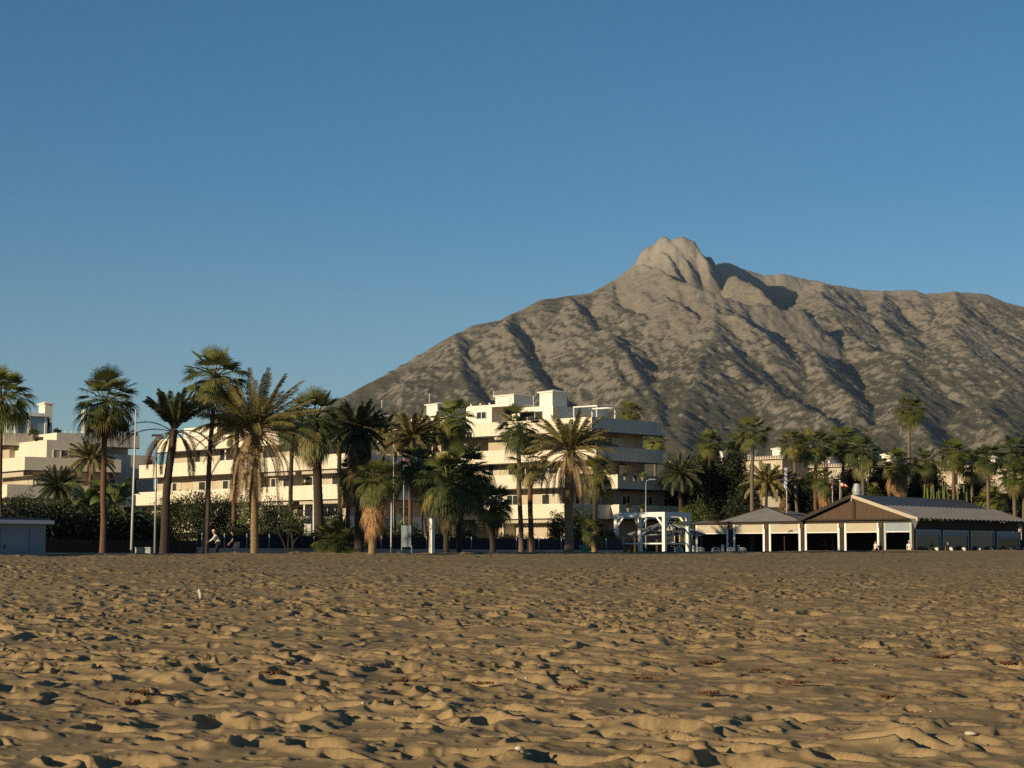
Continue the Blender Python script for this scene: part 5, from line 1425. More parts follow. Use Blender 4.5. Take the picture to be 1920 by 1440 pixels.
# ------------------------------------------------------------------ restaurant
def restaurant():
    t = thing('beach_restaurant', 'low beach restaurant with brown gable, grey roofs and cream roller blinds', 'restaurant', (U(1715) * 180, 180, G))
    B = Block(t, 1715, 180, 50)
    def Lb(px, a=0): return solve_len(B.pt(a, 0, 0), B.l, px)
    def v(name, a0, a1, b0, b1, z0, z1, m, par=None, bevel=0): 
        c = B.pt((a0 + a1) / 2, (b0 + b1) / 2, (z0 + z1) / 2)
        return MB().box(c, B.r, B.l, (0, 0, 1), (a1 - a0) / 2, (b1 - b0) / 2, (z1 - z0) / 2).build(name, M[m], par or t, bevel=bevel)
    ze, zv0, zv1 = 5.02, 4.05, 4.92
    bw = 0.62
    # lit front: bays with roller blinds
    FA = .8
    def Lf(px): return solve_len(B.pt(FA, 0, 0), B.l, px)
    edges = [(1656, 1708), (1582, 1647), (1508, 1573), (1441, 1500), (1374, 1433), (1304, 1365)]
    for i, (pl, pr) in enumerate(edges):
        b1, b0 = Lf(pl), Lf(pr)
        fr = v('bay_frame', FA - .06, FA + .06, b0, b0 + .20, G, zv1, 'white' if i else 'metal'); v('frame_post', FA - .06, FA + .06, b1 - .20, b1, G, zv1, 'white' if i else 'metal', fr)
        bl = v('roller_blind', FA - .03, FA + .03, b0 + .21, b1 - .21, zv0 + .08, zv1 - .02, 'canvas' if i else 'kiosk'); v('bottom_rail', FA - .05, FA + .05, b0 + .21, b1 - .21, zv0, zv0 + .078, 'white', bl)  # shade of the first bay is put into its grey-blue blind colour
        if i < 5:
            nb0, = (Lf(edges[i + 1][1]),)
            v('timber_post', FA - .10, FA + .10, b1 + .03, nb0 - .03, G, ze - .1, 'wood_dark'); v('post_bracket', FA - .22, FA - .11, b1 + .02, nb0 - .02, ze - .55, ze - .12, 'wood')
    bL = Lf(1300)
    v('eave_beam', FA - .25, FA + .35, bw, bL, ze - .08, ze + .12, 'wood_dark')
    # room behind: back wall, end wall, ceiling, floor
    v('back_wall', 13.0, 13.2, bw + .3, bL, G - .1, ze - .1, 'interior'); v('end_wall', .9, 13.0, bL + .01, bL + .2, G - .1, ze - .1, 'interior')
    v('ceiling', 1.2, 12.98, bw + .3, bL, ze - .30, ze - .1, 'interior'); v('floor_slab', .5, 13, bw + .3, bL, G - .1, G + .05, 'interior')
    # furniture silhouettes inside
    # gable: brown boards
    bm = Lb(1597); bE = Lb(1503) ; zap = P(1597, 930, B.pt(0, bm, 0).y).z
    bx = -0.15
    poly = [B.pt(.35, bx + .5, ze + .12), B.pt(.35, bE - .3, ze + .12), B.pt(.35, bm, zap - .12)]
    MB().prism(poly, B.r * .15).build('gable_boards', M['wood'], t)
    v('gable_trim', .18, .34, bx + .3, bE, ze + .12, ze + .26, 'wood_dark')
    v('gable_post', .22, .345, bm - .12, bm + .12, ze + .27, zap - .5, 'wood_dark')
    La_ = 21.3
    def slab(name, p, m, th=.12):
        n = (p[1] - p[0]).cross(p[2] - p[0]).normalized()
        if n.z < 0: n = -n
        return MB().prism(p, n * th).build(name, M[m], t)
    zE = ze + .18
    slab('roof_slope', [B.pt(-.1, bm, zap), B.pt(La_ - 1, bm, zap), B.pt(La_ - 1, bE + .3, zE), B.pt(-.1, bE + .3, zE)], 'roofgrey')
    fm = .50                                           # where the smooth upper roof meets the pleated part
    def rs(a, f, dz=0): return B.pt(a, bm + (bx - bm) * f, zap + (zE - zap) * f + dz)
    slab('roof_slope', [rs(-.1, 0), rs(La_ - .9, 0), rs(La_ - .9, fm), rs(-.1, fm)], 'roofgrey')
    slab('barge_board', [rs(-.22, 0, -.16), rs(-.11, 0, -.16), rs(-.11, 1.02, -.16), rs(-.22, 1.02, -.16)], 'canvas', .3)
    slab('barge_board', [B.pt(-.22, bm, zap - .16), B.pt(-.11, bm, zap - .16), B.pt(-.11, bE + .35, zE - .16), B.pt(-.22, bE + .35, zE - .16)], 'wood_dark', .3)
    # pleated canvas lower roof
    mb = MB(); n = 26
    V = []; Fc = []
    for k in range(2 * n + 1):
        a = -.05 + (La_ + .3) * k / (2 * n); h = .20 if k % 2 else .0
        V += [rs(a, fm - .01, h + .02), rs(a, 1.04, h)]
    for k in range(2 * n): Fc.append((2 * k, 2 * k + 1, 2 * k + 3, 2 * k + 2))
    mb.add(V, Fc)
    mb.build('pleated_roof', M['awn'], t)
    # shaded side: fascia, windows
    ez = zE - .12
    v('fascia', .8, La_ - .4, bw - .06, bw + .1, 4.30, ez - .0, 'wood_dark')
    def La(px): return solve_len(B.pt(0, bw, 0), B.r, px)
    v('soffit', .5, La_ - .3, bx + .4, bw - .07, ez + .02, ez + .06, 'wood_dark')
    wins = [(1713, 1761, .35, 'glass'), (1765, 1813, .35, 'glass'), (1817, 1861, 0, 'glass'), (1866, 1908, .5, 'clear')]
    for i, (p0, p1, bl, gm) in enumerate(wins):
        a0, a1 = La(p0), La(p1)
        if i == 0: a0 = max(a0, 1.0)
        fr = v('window', a0, a0 + .14, bw - .08, bw + .08, G, 4.28, 'metal')
        v('window_frame', a1 - .14, a1, bw - .08, bw + .08, G, 4.28, 'metal', fr); v('window_frame', a0 + .141, a1 - .141, bw - .07, bw + .07, 4.16, 4.28, 'metal', fr)
        v('pane', a0 + .15, a1 - .15, bw - .01, bw + .01, G + .05, 4.15, gm, fr)
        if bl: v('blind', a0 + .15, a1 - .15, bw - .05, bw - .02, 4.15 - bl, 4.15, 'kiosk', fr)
        v('timber_post', a1 + .02, a1 + .22, bw - .1, bw + .1, G, 4.29, 'navy')
    v('corner_post', .62, .95, bw - .1, bw + .12, G, ez, 'wood_dark')
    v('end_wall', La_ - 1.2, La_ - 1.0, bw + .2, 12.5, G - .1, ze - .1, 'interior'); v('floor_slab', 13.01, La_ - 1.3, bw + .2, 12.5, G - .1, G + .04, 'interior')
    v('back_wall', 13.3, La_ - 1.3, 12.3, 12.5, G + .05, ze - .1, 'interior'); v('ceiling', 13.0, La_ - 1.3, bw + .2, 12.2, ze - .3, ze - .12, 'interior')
    # folded canvas at the corner
    q = B.pt(-.3, -.1, ze); MB().add([q + Vector((-.5, 0, .25)), q + Vector((.45, 0, .1)), q + Vector((.25, .1, -.15)), q + Vector((.0, .05, -.75)), q + Vector((-.2, .1, -.1))], [(0, 1, 2, 4), (2, 3, 4)]).build('folded_canvas', M['awn'], t)
    # emblem lamp on the gable
    q = P(1594, 936, B.pt(.1, bm, 0).y); MB().tube([q + Vector((-.12, -.1, .12)), q + Vector((.08, -.1, .1)), q + Vector((.12, -.1, -.05)), q + Vector((0, -.1, -.14))], .035, 6).build('gable_lamp', M['white'], t)
    # hipped tent roofs of the left wing
    def hip(name, px0, px1, apx, apy, a0, a1, m='awnroof'):
        b0, b1 = solve_len(B.pt(a0, 0, 0), B.l, px1), solve_len(B.pt(a0, 0, 0), B.l, px0)
        am = (a0 + a1) / 2; bmid = solve_len(B.pt(am, 0, 0), B.l, apx); za = P(apx, apy, B.pt(am, bmid, 0).y).z
        c = [B.pt(a0, b0, ze + .13), B.pt(a1, b0, ze + .13), B.pt(a1, b1, ze + .13), B.pt(a0, b1, ze + .13), B.pt(am, bmid, za)]
        o = MB().add(c, [(0, 4, 3), (1, 4, 0), (2, 4, 1), (3, 4, 2), (0, 3, 2, 1)]).build(name, M[m], t)
        for i in range(4): MB().bar(c[4] + Vector((0, 0, .02)), c[i] + Vector((0, 0, .03)), .16, .08).build('hip_cap', M['wood_dark'], o)
    hip('hip_roof', 1343, 1505, 1437, 951, .3, 8.5)
    hip('hip_roof', 1488, 1560, 1530, 955, 10, 17)
    hip('hip_roof', 1290, 1345, 1320, 976, 1.0, 7)
    # vent cowl behind the ridge
    Yc = B.pt(6, bm + 1.2, 0).y; q0 = P(1607, 930, Yc); q1 = P(1607, 907, Yc); h = q1.z - q0.z; r = 9.5 / F * Yc
    MB().tube([q0 - Vector((0, 0, .8)), q0, q0 + Vector((0, 0, h * .42)), q0 + Vector((0, 0, h * .45)), q1], [r * .7, r * .82, r, r * 1.0, r * .62], 20).build('vent_cowl', M['metal'], t, smooth=False)
    return B, bw, La, Lf
M['awnroof'] = simple('tarpaulin_roof', (0.22, 0.22, 0.21), 0.7, 0.2, 0.8)
RB, RBW, RLa, RLf = restaurant()
# round tables with chairs, seen dimly inside the open bays
def dining(label, p, seed):
    t = thing('dining_table', label, 'table', p, 0, 'tables inside the restaurant')
    MB().tube([p + Vector((0, 0, .72)), p + Vector((0, 0, .76))], .45, 16).build('table_top', M['cloth_beige'], t)
    MB().tube([p, p + Vector((0, 0, .03)), p + Vector((0, 0, .72))], [.25, .05, .04], 8).build('leg', M['dark_line'], t)
for i, (px, a) in enumerate(((1600, 3.0), (1625, 5.5), (1540, 3.5), (1470, 4.0), (1400, 4.5))):
    p = RB.pt(a, solve_len(RB.pt(a, 0, 0), RB.l, px), G + .05)
    dining('round dining table, %s, in the restaurant' % ('nearest the gable corner', 'second from the gable corner, further inside', 'below the gable middle', 'under the pyramid roof, right part', 'under the pyramid roof, left part')[i], p, i)
# planters with flowers before the shaded windows
for (px, lb, cm) in ((1840, 'planter with reddish plants under the fourth shaded window', 'red'), (1740, 'planter with dark leafy plants under the second shaded window', None), (1788, 'planter with leafy plants under the third shaded window', None), (1885, 'planter with pale leaves under the last shaded window', 'w')):
    a = RLa(px); p = RB.pt(a, RBW - .7, G); t = thing('flower_planter', lb, 'planter', p, 0, 'planters along the shaded restaurant side')
    MB().box(p + Vector((0, 0, .3)), RB.r, RB.l, (0, 0, 1), .9, .22, .3).build('box', M['wood_dark'], t)
    cloud_obj('foliage', t, [((p.x + RB.r.x * k, p.y + RB.r.y * k, p.z + .85), (.45, .3, .38)) for k in (-.5, 0, .5)], 500, .09, 'shrub' if cm != 'w' else 'shrub_light', int(px))
    if cm == 'red': cloud_obj('flower', t, [((p.x, p.y, p.z + 1.05), (.7, .3, .2))], 50, .09, 'flower', int(px) + 1)
# white bollards
for px in (1755, 1782, 1806, 1834, 1857, 1893, 1919):
    Y = 173 / (1 - 1.19 * U(px)) * .80; Y = lineY(px, 136.2)
    b = Vector((U(px) * Y, Y, 1.6)); tp = P(px, 1027, Y)
    names = {1755: 'first', 1782: 'second', 1806: 'third', 1834: 'fourth', 1857: 'fifth', 1893: 'sixth', 1919: 'last'}
    t = thing('bollard', '%s white bollard, counted from the left, in the row before the shaded restaurant side' % names[px], 'bollard', b, 0, 'white bollards before the restaurant')
    MB().tube([b, b + Vector((0, 0, tp.z - 1.72)), tp - Vector((0, 0, .04)), tp], [.13, .13, .16, .10], 12).build('post', M['white'], t, smooth=True)
    MB().tube([b, b + Vector((0, 0, .05))], .2, 12).build('foot', M['metal'], t)
# chairs
def chair(label, px, first=[None]):
    Y = lineY(px, 138.2); p = Vector((U(px) * Y, Y, G)); zt = P(px, 1026, Y).z - G
    if first[0] is None:
        t = thing('beach_chair', label, 'chair', p, 0, 'white chairs left of the restaurant'); s = .30
        mb = MB(); pts = []
        for k in range(9):
            a = math.pi * k / 8; pts.append(p + Vector((-math.cos(a) * s, .28, zt - .28 + .28 * math.sin(a) ** .6)))
        mb.tube([p + Vector((-s, .22, .45))] + pts + [p + Vector((s, .22, .45))], .03, 6)
        for k in range(5): mb.bar(p + Vector((-s * .7 + s * .35 * k, .24, .5)), p + Vector((-s * .7 + s * .35 * k, .28, zt - .08)), .03)
        mb.build('backrest', M['white'], t, smooth=False)
        MB().abox(p.x - s, p.x + s, p.y - .25, p.y + .25, p.z + .42, p.z + .46).build('seat', M['white'], t, bevel=.01)
        for dx in (-1, 1):
            for dy in (-1, 1): MB().bar(p + Vector((dx * s * .9, dy * .22, 0)), p + Vector((dx * s * .85, dy * .2, .42)), .04).build('leg', M['white'], t)
        first[0] = t; return t
    r = first[0].copy(); COL.objects.link(r); r.location = p; r['label'] = label
    for ch in list(first[0].children):
        c_ = ch.copy(); COL.objects.link(c_); c_.parent = r
    return r
for px, lb in ((1272, 'white chair standing inside the pergola opening'), (1313, 'white chair just right of the pergola, before the low bush'), (1342, 'white chair in the middle between the two lit rope posts'), (1370, 'white chair right of the taller rope post'), (1391, 'white chair farthest right, nearly hidden by the sand')): chair(lb, px)
rp = []
for px, yt, lb in ((1300, 1023, 'shaded rope post right of the pergola'), (1355, 1021, 'taller sunlit rope post between the white chairs'), (1385, 1022, 'right hand sunlit rope post')):
    Y = lineY(px, 136.8); b = Vector((U(px) * Y, Y, 1.5)); tp = P(px, yt, Y); rp.append(tp)
    t = thing('rope_post', lb, 'post', b, 0, 'rope posts beside the pergola'); MB().tube([b, tp - Vector((0, 0, .05)), tp], [.09, .09, .06], 10).build('post', M['white'], t, smooth=True)
    MB().tube([tp - Vector((0, 0, .22)), tp - Vector((0, 0, .17))], .115, 10).build('rope_ring', M['canvas'], t)
mb = MB()
for a, b in zip(rp[:-1], rp[1:]):
    mb.tube([a.lerp(b, k / 8) - Vector((0, 0, .2 + .35 * math.sin(math.pi * k / 8))) for k in range(9)], .02, 6)
tag(mb.build('rope', M['canvas']), 'pale rope sagging between the posts beside the pergola', 'rope')

# ------------------------------------------------------------------ flags
def flag(label, px, ytop, ybot, Y, stripes, w_, hang, ycloth0, ycloth1, name='flagpole', group='flagpoles'):
    b = P(px, ybot, Y); tp = P(px, ytop, Y)
    t = thing(name, label, 'flag', (b.x, Y, b.z), 0, group)
    MB().tube([b, tp], [.05, .03] if Y > 180 else [.03, .022], 8).build('pole', M['pole_paint'], t, smooth=True)
    MB().tube([tp, tp + Vector((0, 0, .1)), tp + Vector((0, 0, .14))], [.03, .07, .02], 8).build('finial', M['white'], t, smooth=True)
    z0 = P(px, ycloth0, Y).z; z1 = P(px, ycloth1, Y).z; n = len(stripes); nc = 9
    mats = []; [mats.append(s) for s in stripes if s not in mats]
    V = []; Fc = []; mi = []; R = random.Random(int(px))
    # limp cloth: stripes slant as the free edge hangs down
    for i in range(n * 2 + 1):
        f = i / (n * 2)
        for j in range(nc):
            g = j / (nc - 1)
            x = tp.x + w_ * g * (1 - hang * .5) * (0.55 + .45 * f); y = Y - .05 + .16 * math.sin(g * 9 + f * 2) * g
            z = z0 + (z1 - z0) * f * (1 - .12 * g) - hang * w_ * g * 1.3
            V.append((x - t.location.x, y - Y, z - t.location.z))
    for i in range(n * 2):
        for j in range(nc - 1):
            a = i * nc + j; Fc.append((a, a + 1, a + nc + 1, a + nc)); mi.append(mats.index(stripes[i // 2]))
    me = bpy.data.meshes.new('cloth'); me.from_pydata(V, [], Fc)
    for m in mats: me.materials.append(M[m])
    me.polygons.foreach_set('material_index', mi); me.update(); link('cloth', me, t)
    return t
flag('limp blue and white striped flag on a white pole above the small tent roof', 1475, 880, 962, 190, ['flagw', 'blue', 'flagw', 'blue', 'flagw', 'blue', 'flagw', 'blue', 'flagw'], -.75, .9, 890, 925)
flag('limp red and white striped flag on a pole just left of the brown gable', 1561, 882, 944, 188, ['blue', 'red', 'flagw', 'red', 'flagw', 'red', 'flagw', 'red'], -.4, 1.0, 898, 924)
flag('red and white flag among the dark palms in front of the hidden building', 738, 818, 1000, 152, ['red', 'red', 'flagw', 'flagw'], .75, .7, 824, 842)
flag('second red and white flag hanging lower among the dark palms', 757, 850, 1000, 154, ['red', 'flagw'], .5, .6, 856, 872)
flag('small orange and white banner on a thin pole right of the striped flag', 1575, 903, 940, 190, ['orange', 'flagw', 'orange'], .75, .1, 904, 912)
# bundled straw parasol below the striped flag
c = P(1470, 938, 191); t = thing('folded_parasol', 'folded straw parasol below the blue striped flag', 'parasol', (c.x, 191, G))
MB().tube([(c.x, 191, G), (c.x, 191, c.z)], .04, 8).build('pole', M['wood'], t)
cloud_obj('straw', t, [((c.x, 191, c.z - .25 * k), (.25 + .08 * k, .25 + .08 * k, .2)) for k in range(4)], 500, .12, 'dead', 5, .4, 4)

# ------------------------------------------------------------------ people
def person(label, foot, scale, face, pose, top, legs, hat, bare_arm=False, group=None):
    """pose: joint name -> (x forward, y to its left, z) in metres for a 1.75 m figure"""
    t = thing('person', label, 'person', foot, 0, group)
    hd = Vector((math.cos(face), math.sin(face), 0)); sd = Vector((-hd.y, hd.x, 0))
    def W(p): return (hd * p[0] + sd * p[1] + Vector((0, 0, p[2]))) * scale
    def skin(name, pts, edges, mat, root=0):
        me = bpy.data.meshes.new(name); me.from_pydata([tuple(W(p[:3])) for p in pts], edges, []); me.materials.append(mat)
        o = link(name, me, t); md = o.modifiers.new('skin', 'SKIN'); md.use_smooth_shade = True
        for v_, p in zip(me.skin_vertices[0].data, pts): v_.radius = (p[3] * scale, (p[4] if len(p) > 4 else p[3]) * scale)
        me.skin_vertices[0].data[root].use_root = True
        o.modifiers.new('sub', 'SUBSURF').levels = 1; o.modifiers['sub'].render_levels = 2
        return o
    J = pose; pts = []; ed = []
    def a(p, r, par=None, r2=None):
        pts.append((*p, r, r2 or r)); i = len(pts) - 1
        if par is not None: ed.append((par, i))
        return i
    pel = a(J['pelvis'], .12, None, .14); wst = a(J['waist'], .11, pel, .13); ch = a(J['chest'], .12, wst, .16); nb = a(J['neck'], .058, ch)
    hb = a(J['jaw'], .070, nb); hm = a(J['head'], .095, hb, .082); a(J['crown'], .075, hm)
    nose = Vector(J['head']) + Vector((.105, 0, -.015)); a(tuple(nose), .014, hm)
    for s, sg in (('l', 1), ('r', -1)):
        sh_ = a(J['sh' + s], .058, ch); el = a(J['el' + s], .042, sh_); wr = a(J['wr' + s], .030, el)
        e, w_ = Vector(J['el' + s]), Vector(J['wr' + s]); d = (w_ - e).normalized(); pm = w_ + d * .05; palm_ = a(tuple(pm), .036, wr, .020)
        side = d.cross(Vector((0, 0, 1))); side = side.normalized() if side.length > .1 else Vector((0, 1, 0)); dn = d.cross(side).normalized() * -1
        for k in range(4):
            b = pm + side * (.026 - .017 * k) + d * .035; L = (.075, .085, .08, .06)[k]
            f1 = a(tuple(b), .010, palm_); f2 = a(tuple(b + d * L * .5 - Vector((0, 0, L * .15))), .009, f1); a(tuple(b + d * L * .8 - Vector((0, 0, L * .5))), .008, f2)
        th = a(tuple(w_ + side * .035 * sg + d * .03), .012, wr); a(tuple(w_ + side * .06 * sg + d * .065), .010, th)
        hp = a(J['hip' + s], .088, pel); kn = a(J['kn' + s], .058, hp); an = a(J['an' + s], .040, kn); 
        f = Vector(J['an' + s]); a((f.x + .17, f.y, f.z - .05), .034, an)
    skin('body', pts, ed, M['skin'])
    # shirt
    q = [(*J['waist'], .135, .16), (*J['chest'], .145, .19), (*(Vector(J['chest']).lerp(Vector(J['neck']), .55)), .085, .11), (*(Vector(J['pelvis']).lerp(Vector(J['waist']), .35)), .145, .175)]; e2 = [(0, 1), (1, 2), (0, 3)]
    for s in 'lr':
        i = len(q); q.append((*J['sh' + s], .078)); e2.append((1, i))
        if bare_arm: q.append((*(Vector(J['sh' + s]).lerp(Vector(J['el' + s]), .6)), .066)); e2.append((i, i + 1))
        else: q.append((*J['el' + s], .058)); q.append((*(Vector(J['el' + s]).lerp(Vector(J['wr' + s]), .85)), .042)); e2 += [(i, i + 1), (i + 1, i + 2)]
    skin('shirt', q, e2, M[top])
    q = [(*J['pelvis'], .150, .175)]; e2 = []
    short = legs == 'cloth_beige'
    for s in 'lr':
        i = len(q); q.append((*J['hip' + s], .11)); e2.append((0, i))
        kn = Vector(J['kn' + s]); hp = Vector(J['hip' + s])
        if short: q.append((*(hp.lerp(kn, .8)), .088)); e2.append((i, i + 1))
        else: q += [(*kn, .080), (*(kn.lerp(Vector(J['an' + s]), .9)), .058)]; e2 += [(i, i + 1), (i + 1, i + 2)]
    skin('shorts' if short else 'trousers', q, e2, M[legs])
    for s in 'lr':
        f = Vector(J['an' + s]); skin('shoe', [(f.x - .03, f.y, f.z - .03, .045), (f.x + .10, f.y, f.z - .045, .042), (f.x + .19, f.y, f.z - .055, .034)], [(0, 1), (1, 2)], M['cloth_b'])
    h = Vector(J['head']); cr = Vector(J['crown']); up = (cr - h).normalized(); fw = up.cross(Vector((0, 1, 0))); fw = fw if fw.x > 0 else -fw
    def lathe(name, prof, mat):
        mb = MB(); mb.tube([t.location + W(tuple(h + up * z)) for z, r in prof], [r * scale for z, r in prof], 16); return mb.build(name, M[mat], t, smooth=True)
    if hat:
        cap = lathe('cap', [(.025, .108), (.06, .108), (.10, .095), (.135, .06), (.15, .015)], hat)
        mb = MB(); c0 = h + up * .035
        pts_ = [t.location + W(tuple(c0 + fw * (.10 + .085 * math.cos(k / 6 * math.pi - math.pi / 2)) + Vector((0, .085 * math.sin(k / 6 * math.pi - math.pi / 2), 0)))) for k in range(7)]
        mb.prism(pts_, up * .012).build('peak', M[hat], cap)
    else:
        mb = MB(); mb.tube([t.location + W(tuple(h + up * z - fw * .018)) for z in (-.06, 0, .05, .09, .115)], [x * scale for x in (.07, .10, .102, .08, .02)], 16); mb.build('hair', M['hair'], t, smooth=True)
    return t
lean = dict(pelvis=(0, 0, .98), waist=(.04, 0, 1.12), chest=(.15, 0, 1.33), neck=(.23, 0, 1.48), jaw=(.27, 0, 1.54), head=(.28, 0, 1.62), crown=(.27, 0, 1.70),
            shl=(.16, .19, 1.40), ell=(.33, .24, 1.20), wrl=(.52, .18, 1.06), shr=(.18, -.19, 1.40), elr=(.36, -.24, 1.19), wrr=(.56, -.17, 1.08),
            hipl=(0, .10, .93), knl=(.16, .11, .52), anl=(-.08, .11, .10), hipr=(0, -.10, .93), knr=(.08, -.11, .50), anr=(.30, -.11, .09))
Y = lineY(408, 136.4); p = P(409, 1045, Y); person('person in white cap, pale long sleeved shirt and black trousers leaning forward, arms out', (p.x, Y, G), .98, math.radians(188), lean, 'cloth_w', 'cloth_b', 'cloth_w')
lean2 = dict(lean); lean2.update(knl=(.30, .11, .62), anl=(.16, .11, .22), ell=(.24, .24, 1.14), wrl=(.38, .18, .98), elr=(.28, -.22, 1.12), wrr=(.44, -.16, .99))
Y = lineY(443, 136.7); p = P(444, 1045, Y); person('person in black cap, black short sleeved shirt and pale shorts leaning forward behind the first', (p.x, Y, G), .97, math.radians(190), lean2, 'cloth_b', 'cloth_beige', 'cloth_b', True)
stand = dict(pelvis=(0, 0, .96), waist=(.0, 0, 1.10), chest=(.02, 0, 1.32), neck=(.01, 0, 1.48), jaw=(.02, 0, 1.54), head=(.02, 0, 1.63), crown=(.01, 0, 1.71),
             shl=(.0, .19, 1.40), ell=(.02, .25, 1.14), wrl=(.16, .20, .98), shr=(.0, -.19, 1.40), elr=(.02, -.25, 1.12), wrr=(.14, -.22, .92),
             hipl=(0, .10, .92), knl=(.03, .11, .50), anl=(0, .12, .09), hipr=(0, -.10, .92), knr=(.02, -.11, .50), anr=(-.05, -.12, .09))
for (px, a, lb, tp_, lg, hf, sc, fc) in ((1640, .1, 'dark haired person in pale top at the last sunlit bay of the restaurant', 'cloth_w', 'cloth_b', None, .98, 200), (1703, None, 'person in white clothes outside the first shaded restaurant window', 'cloth_w', 'cloth_w', 'cloth_w', .96, 240), (1775, None, 'person in dark clothes with pale scarf near the third shaded window', 'cloth_b', 'cloth_b', None, .95, 250)):
    if a is not None: q = RB.pt(a, solve_len(RB.pt(a, 0, 0), RB.l, px), G)
    else: q = RB.pt(solve_len(RB.pt(0, RBW - .8, 0), RB.r, px), RBW - .8, G)
    person(lb, (q.x, q.y, G), sc, math.radians(fc), stand, tp_, lg, hf, True, 'people at the restaurant')

# ------------------------------------------------------------------ small things lying on the sand
def on_sand(px, py):
    Ys = np.linspace(11, 150, 9000); a = (px - 960.0) / F; b = (720.0 - py) / F
    dy = CP - b * SP; dz = SP + b * CP; X = a * Ys / dy; Zr = EYE + dz / dy * Ys
    z, d = beach_profile(X, Ys); H = z + sand_detail(X, Ys) * SAND_AMP(Ys)
    i = int(np.argmax(Zr < H)); i = i if Zr[i] < H[i] else len(Ys) - 1
    return Vector((X[i], Ys[i], H[i]))
R = random.Random(77)
for i, (px, py) in enumerate(((505, 1267), (760, 1283), (900, 1288), (266, 1305), (246, 1323), (1075, 1295), (1210, 1278), (1332, 1306), (1425, 1262), (1490, 1286), (1765, 1236), (1890, 1251), (1665, 1313), (1330, 1247), (1570, 1245))):
    p = on_sand(px, py); t = thing('seaweed_clump', ('reddish dry seaweed clump on the sand, ' + ('upper left group, nearest the middle mound', 'left of the photo middle, between two pits', 'just left of the photo middle', 'far left, upper of two', 'far left, lower of two', 'first right of the photo middle', 'small one right of the middle, above a pit', 'beside a large dark footprint right of the middle', 'largest of the upper right group', 'thin one with a pointed tip', 'upper right, among footprints', 'closest to the right border', 'lower right beside a shell', 'small upper one right of the middle', 'uppermost on the right half')[i]), 'seaweed', p, 0, 'dry seaweed scattered on the sand')
    mb = MB(); sc = p.y / 3850 * 13
    for k in range(26):
        a0 = R.uniform(0, 6.28); q = p + Vector((R.gauss(0, sc * .9), R.gauss(0, sc * .6), .03)); L = sc * R.uniform(.5, 1.3)
        d = Vector((math.cos(a0), math.sin(a0), 0))
        mb.tube([q, q + d * L * .5 + Vector((0, 0, R.uniform(.006, .02))), q + d * L + Vector((0, 0, R.uniform(-.01, .03)))], [.007, .011, .005], 4)
    mb.build('strands', M['seaweed'], t)
def stone(label, px, py, w_, h_, mat='pebble', tilt=0):
    p = on_sand(px, py); s = w_ / F * p.y / 2 * .75; me_v = []; me_f = []
    Rr = random.Random(px); nu, nv = 10, 6
    for i in range(nv + 1):
        for j in range(nu):
            th = math.pi * i / nv; ph = 2 * math.pi * j / nu; k = 1 + Rr.uniform(-.08, .08)
            me_v.append((s * k * math.sin(th) * math.cos(ph), s * .8 * k * math.sin(th) * math.sin(ph), s * h_ * k * math.cos(th)))
    for i in range(nv):
        for j in range(nu): me_f.append((i * nu + j, (i + 1) * nu + j, (i + 1) * nu + (j + 1) % nu, i * nu + (j + 1) % nu))
    o = link('pebble', mesh_from('pebble', me_v, me_f, True, [M[mat]]), None, p + Vector((0, 0, s * h_ * .5)), (0, tilt, Rr.uniform(0, 3)))
    return tag(o, label, 'pebble', 'pebbles and shells on the sand')
for (px, py, w_, h_, lb) in ((1082, 1261, 9, .5, 'white oval shell just right of the photo middle'), (987, 1273, 9, .6, 'round pale pebble below the middle footprints'), (968, 1275, 7, .6, 'small pale pebble left of a round one'), (681, 1320, 12, .5, 'pale shell on a dark hollow left of the middle'), (1646, 1390, 8, .5, 'white shell at the lower right'), (1055, 1317, 6, .6, 'tiny white pebble below the first seaweed right of the middle'), (972, 1407, 20, .6, 'grey stone at the bottom just right of the middle'), (1820, 1381, 32, .35, 'long flat grey stone near the lower right corner'), (1640, 1247, 6, .6, 'tiny white shell in the upper right sand'), (893, 1407, 7, .6, 'small white shell at the bottom left of the middle'), (1745, 1335, 7, .5, 'pale pebble right part, above the flat grey stone'), (560, 1163, 6, .7, 'pale pebble in the far sand left of the middle')):
    stone(lb, px, py, w_, h_)
p = on_sand(377, 1120); t = thing('driftwood', 'short white piece of driftwood stuck upright in the far sand on the left', 'driftwood', p)
MB().tube([p - Vector((0, 0, .1)), p + Vector((-.02, 0, .09)), p + Vector((-.05, 0, .17)), p + Vector((-.05, 0, .20))], [.04, .05, .04, .02], 8).build('stick', M['pebble'], t, smooth=True)

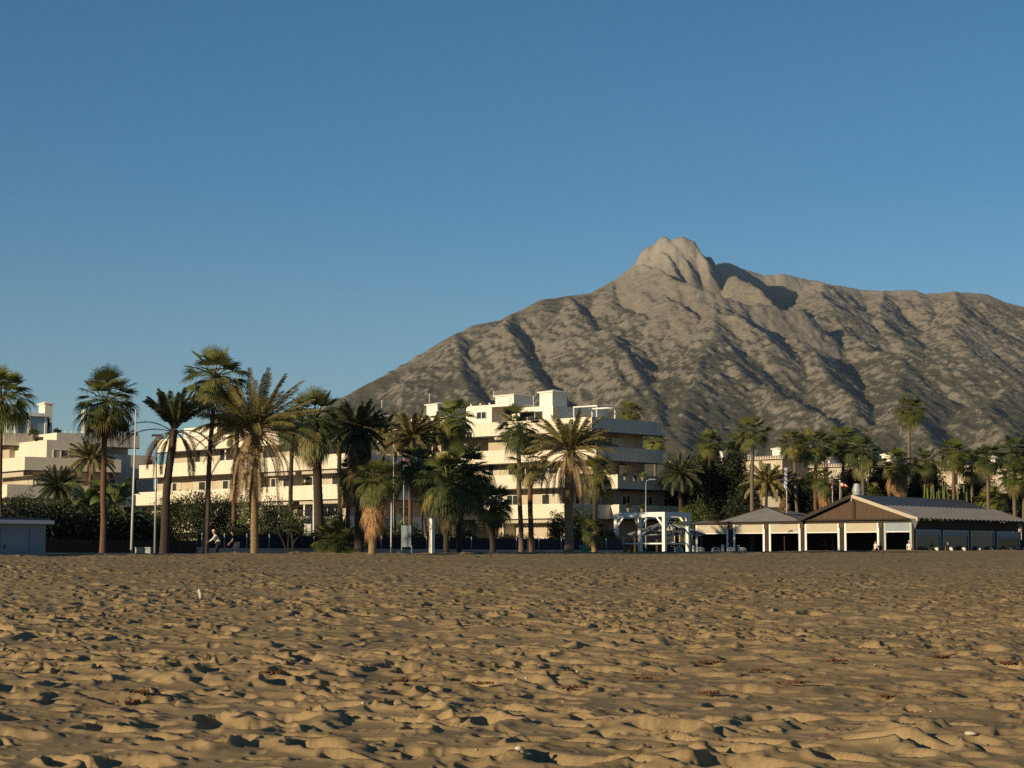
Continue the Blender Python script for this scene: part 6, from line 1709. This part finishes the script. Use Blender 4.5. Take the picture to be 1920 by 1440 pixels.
# trailing plants on the balcony edges and aerials on the roofs
for i, (px, yt, wp, Y, lb) in enumerate(((1172, 886, 12, 201.2, 'leafy plant at the lit corner of the shaded balcony'), (1190, 888, 10, 202.6, 'low plant on the shaded balcony edge, second from the lit corner'), (1205, 887, 12, 204, 'bright green trailing plant on the shaded balcony edge'), (1178, 945, 14, 201.4, 'trailing plant on the lowest shaded balcony left of the street lamp'), (1204, 946, 16, 203.6, 'flowering plant on the lowest shaded balcony behind the street lamp'), (575, 905, 14, 199, 'potted plant on the lit balcony beside the dark palm trunk'))):
    c = P(px, yt, Y); t = thing('balcony_plant', lb, 'potted plant', (c.x, Y, c.z - .5), group='plants on the balconies')
    hw = wp / F * Y / 2
    cloud_obj('foliage', t, [((c.x, Y, c.z - .2), (hw, .25, .28))], 240, .08, 'shrub_light' if i == 2 else 'shrub', 90 + i)
    MB().tube([Vector((c.x, Y, c.z - .75)), Vector((c.x, Y, c.z - .4))], [.14, .18], 10).build('pot', M['pot'], t)
roofs = [o for o in bpy.data.objects if o.name.startswith('apartment_building')]
for t, pts in zip(roofs[:2], (((926, 741, 733, 216), (1000, 755, 742, 214)), ((805, 750, 738, 218), (716, 760, 750, 226)))):
    for (px, y0, y1, Y) in pts:
        Y = Y + 10 if t is roofs[1] else Y; a = P(px, y0, Y); b = P(px, y1, Y); mb = MB(); mb.tube([a - Vector((0, 0, .3)), b], .03, 5)
        for k in range(4): mb.bar(b + Vector((-.25 + .04 * k, 0, -.05 - .1 * k)), b + Vector((.25 - .04 * k, 0, -.05 - .1 * k)), .015)
        mb.build('aerial', M['metal'], t)
# ------------------------------------------------------------------ air
def build_haze():
    m = bpy.data.materials.new('haze'); m.use_nodes = True
    t = m.node_tree
    for n in list(t.nodes):
        if n.type != 'OUTPUT_MATERIAL': t.nodes.remove(n)
    out = [n for n in t.nodes if n.type == 'OUTPUT_MATERIAL'][0]
    v = t.nodes.new('ShaderNodeVolumePrincipled')
    v.inputs['Color'].default_value = (0.62, 0.80, 1.0, 1)
    v.inputs['Density'].default_value = HAZE
    v.inputs['Anisotropy'].default_value = 0.2
    t.links.new(v.outputs[0], out.inputs['Volume'])
    mb = MB().abox(-12000, 12000, -900, 12500, -60, 1500)
    o = mb.build('haze', m)
    tag(o, kind='stuff')
build_haze()
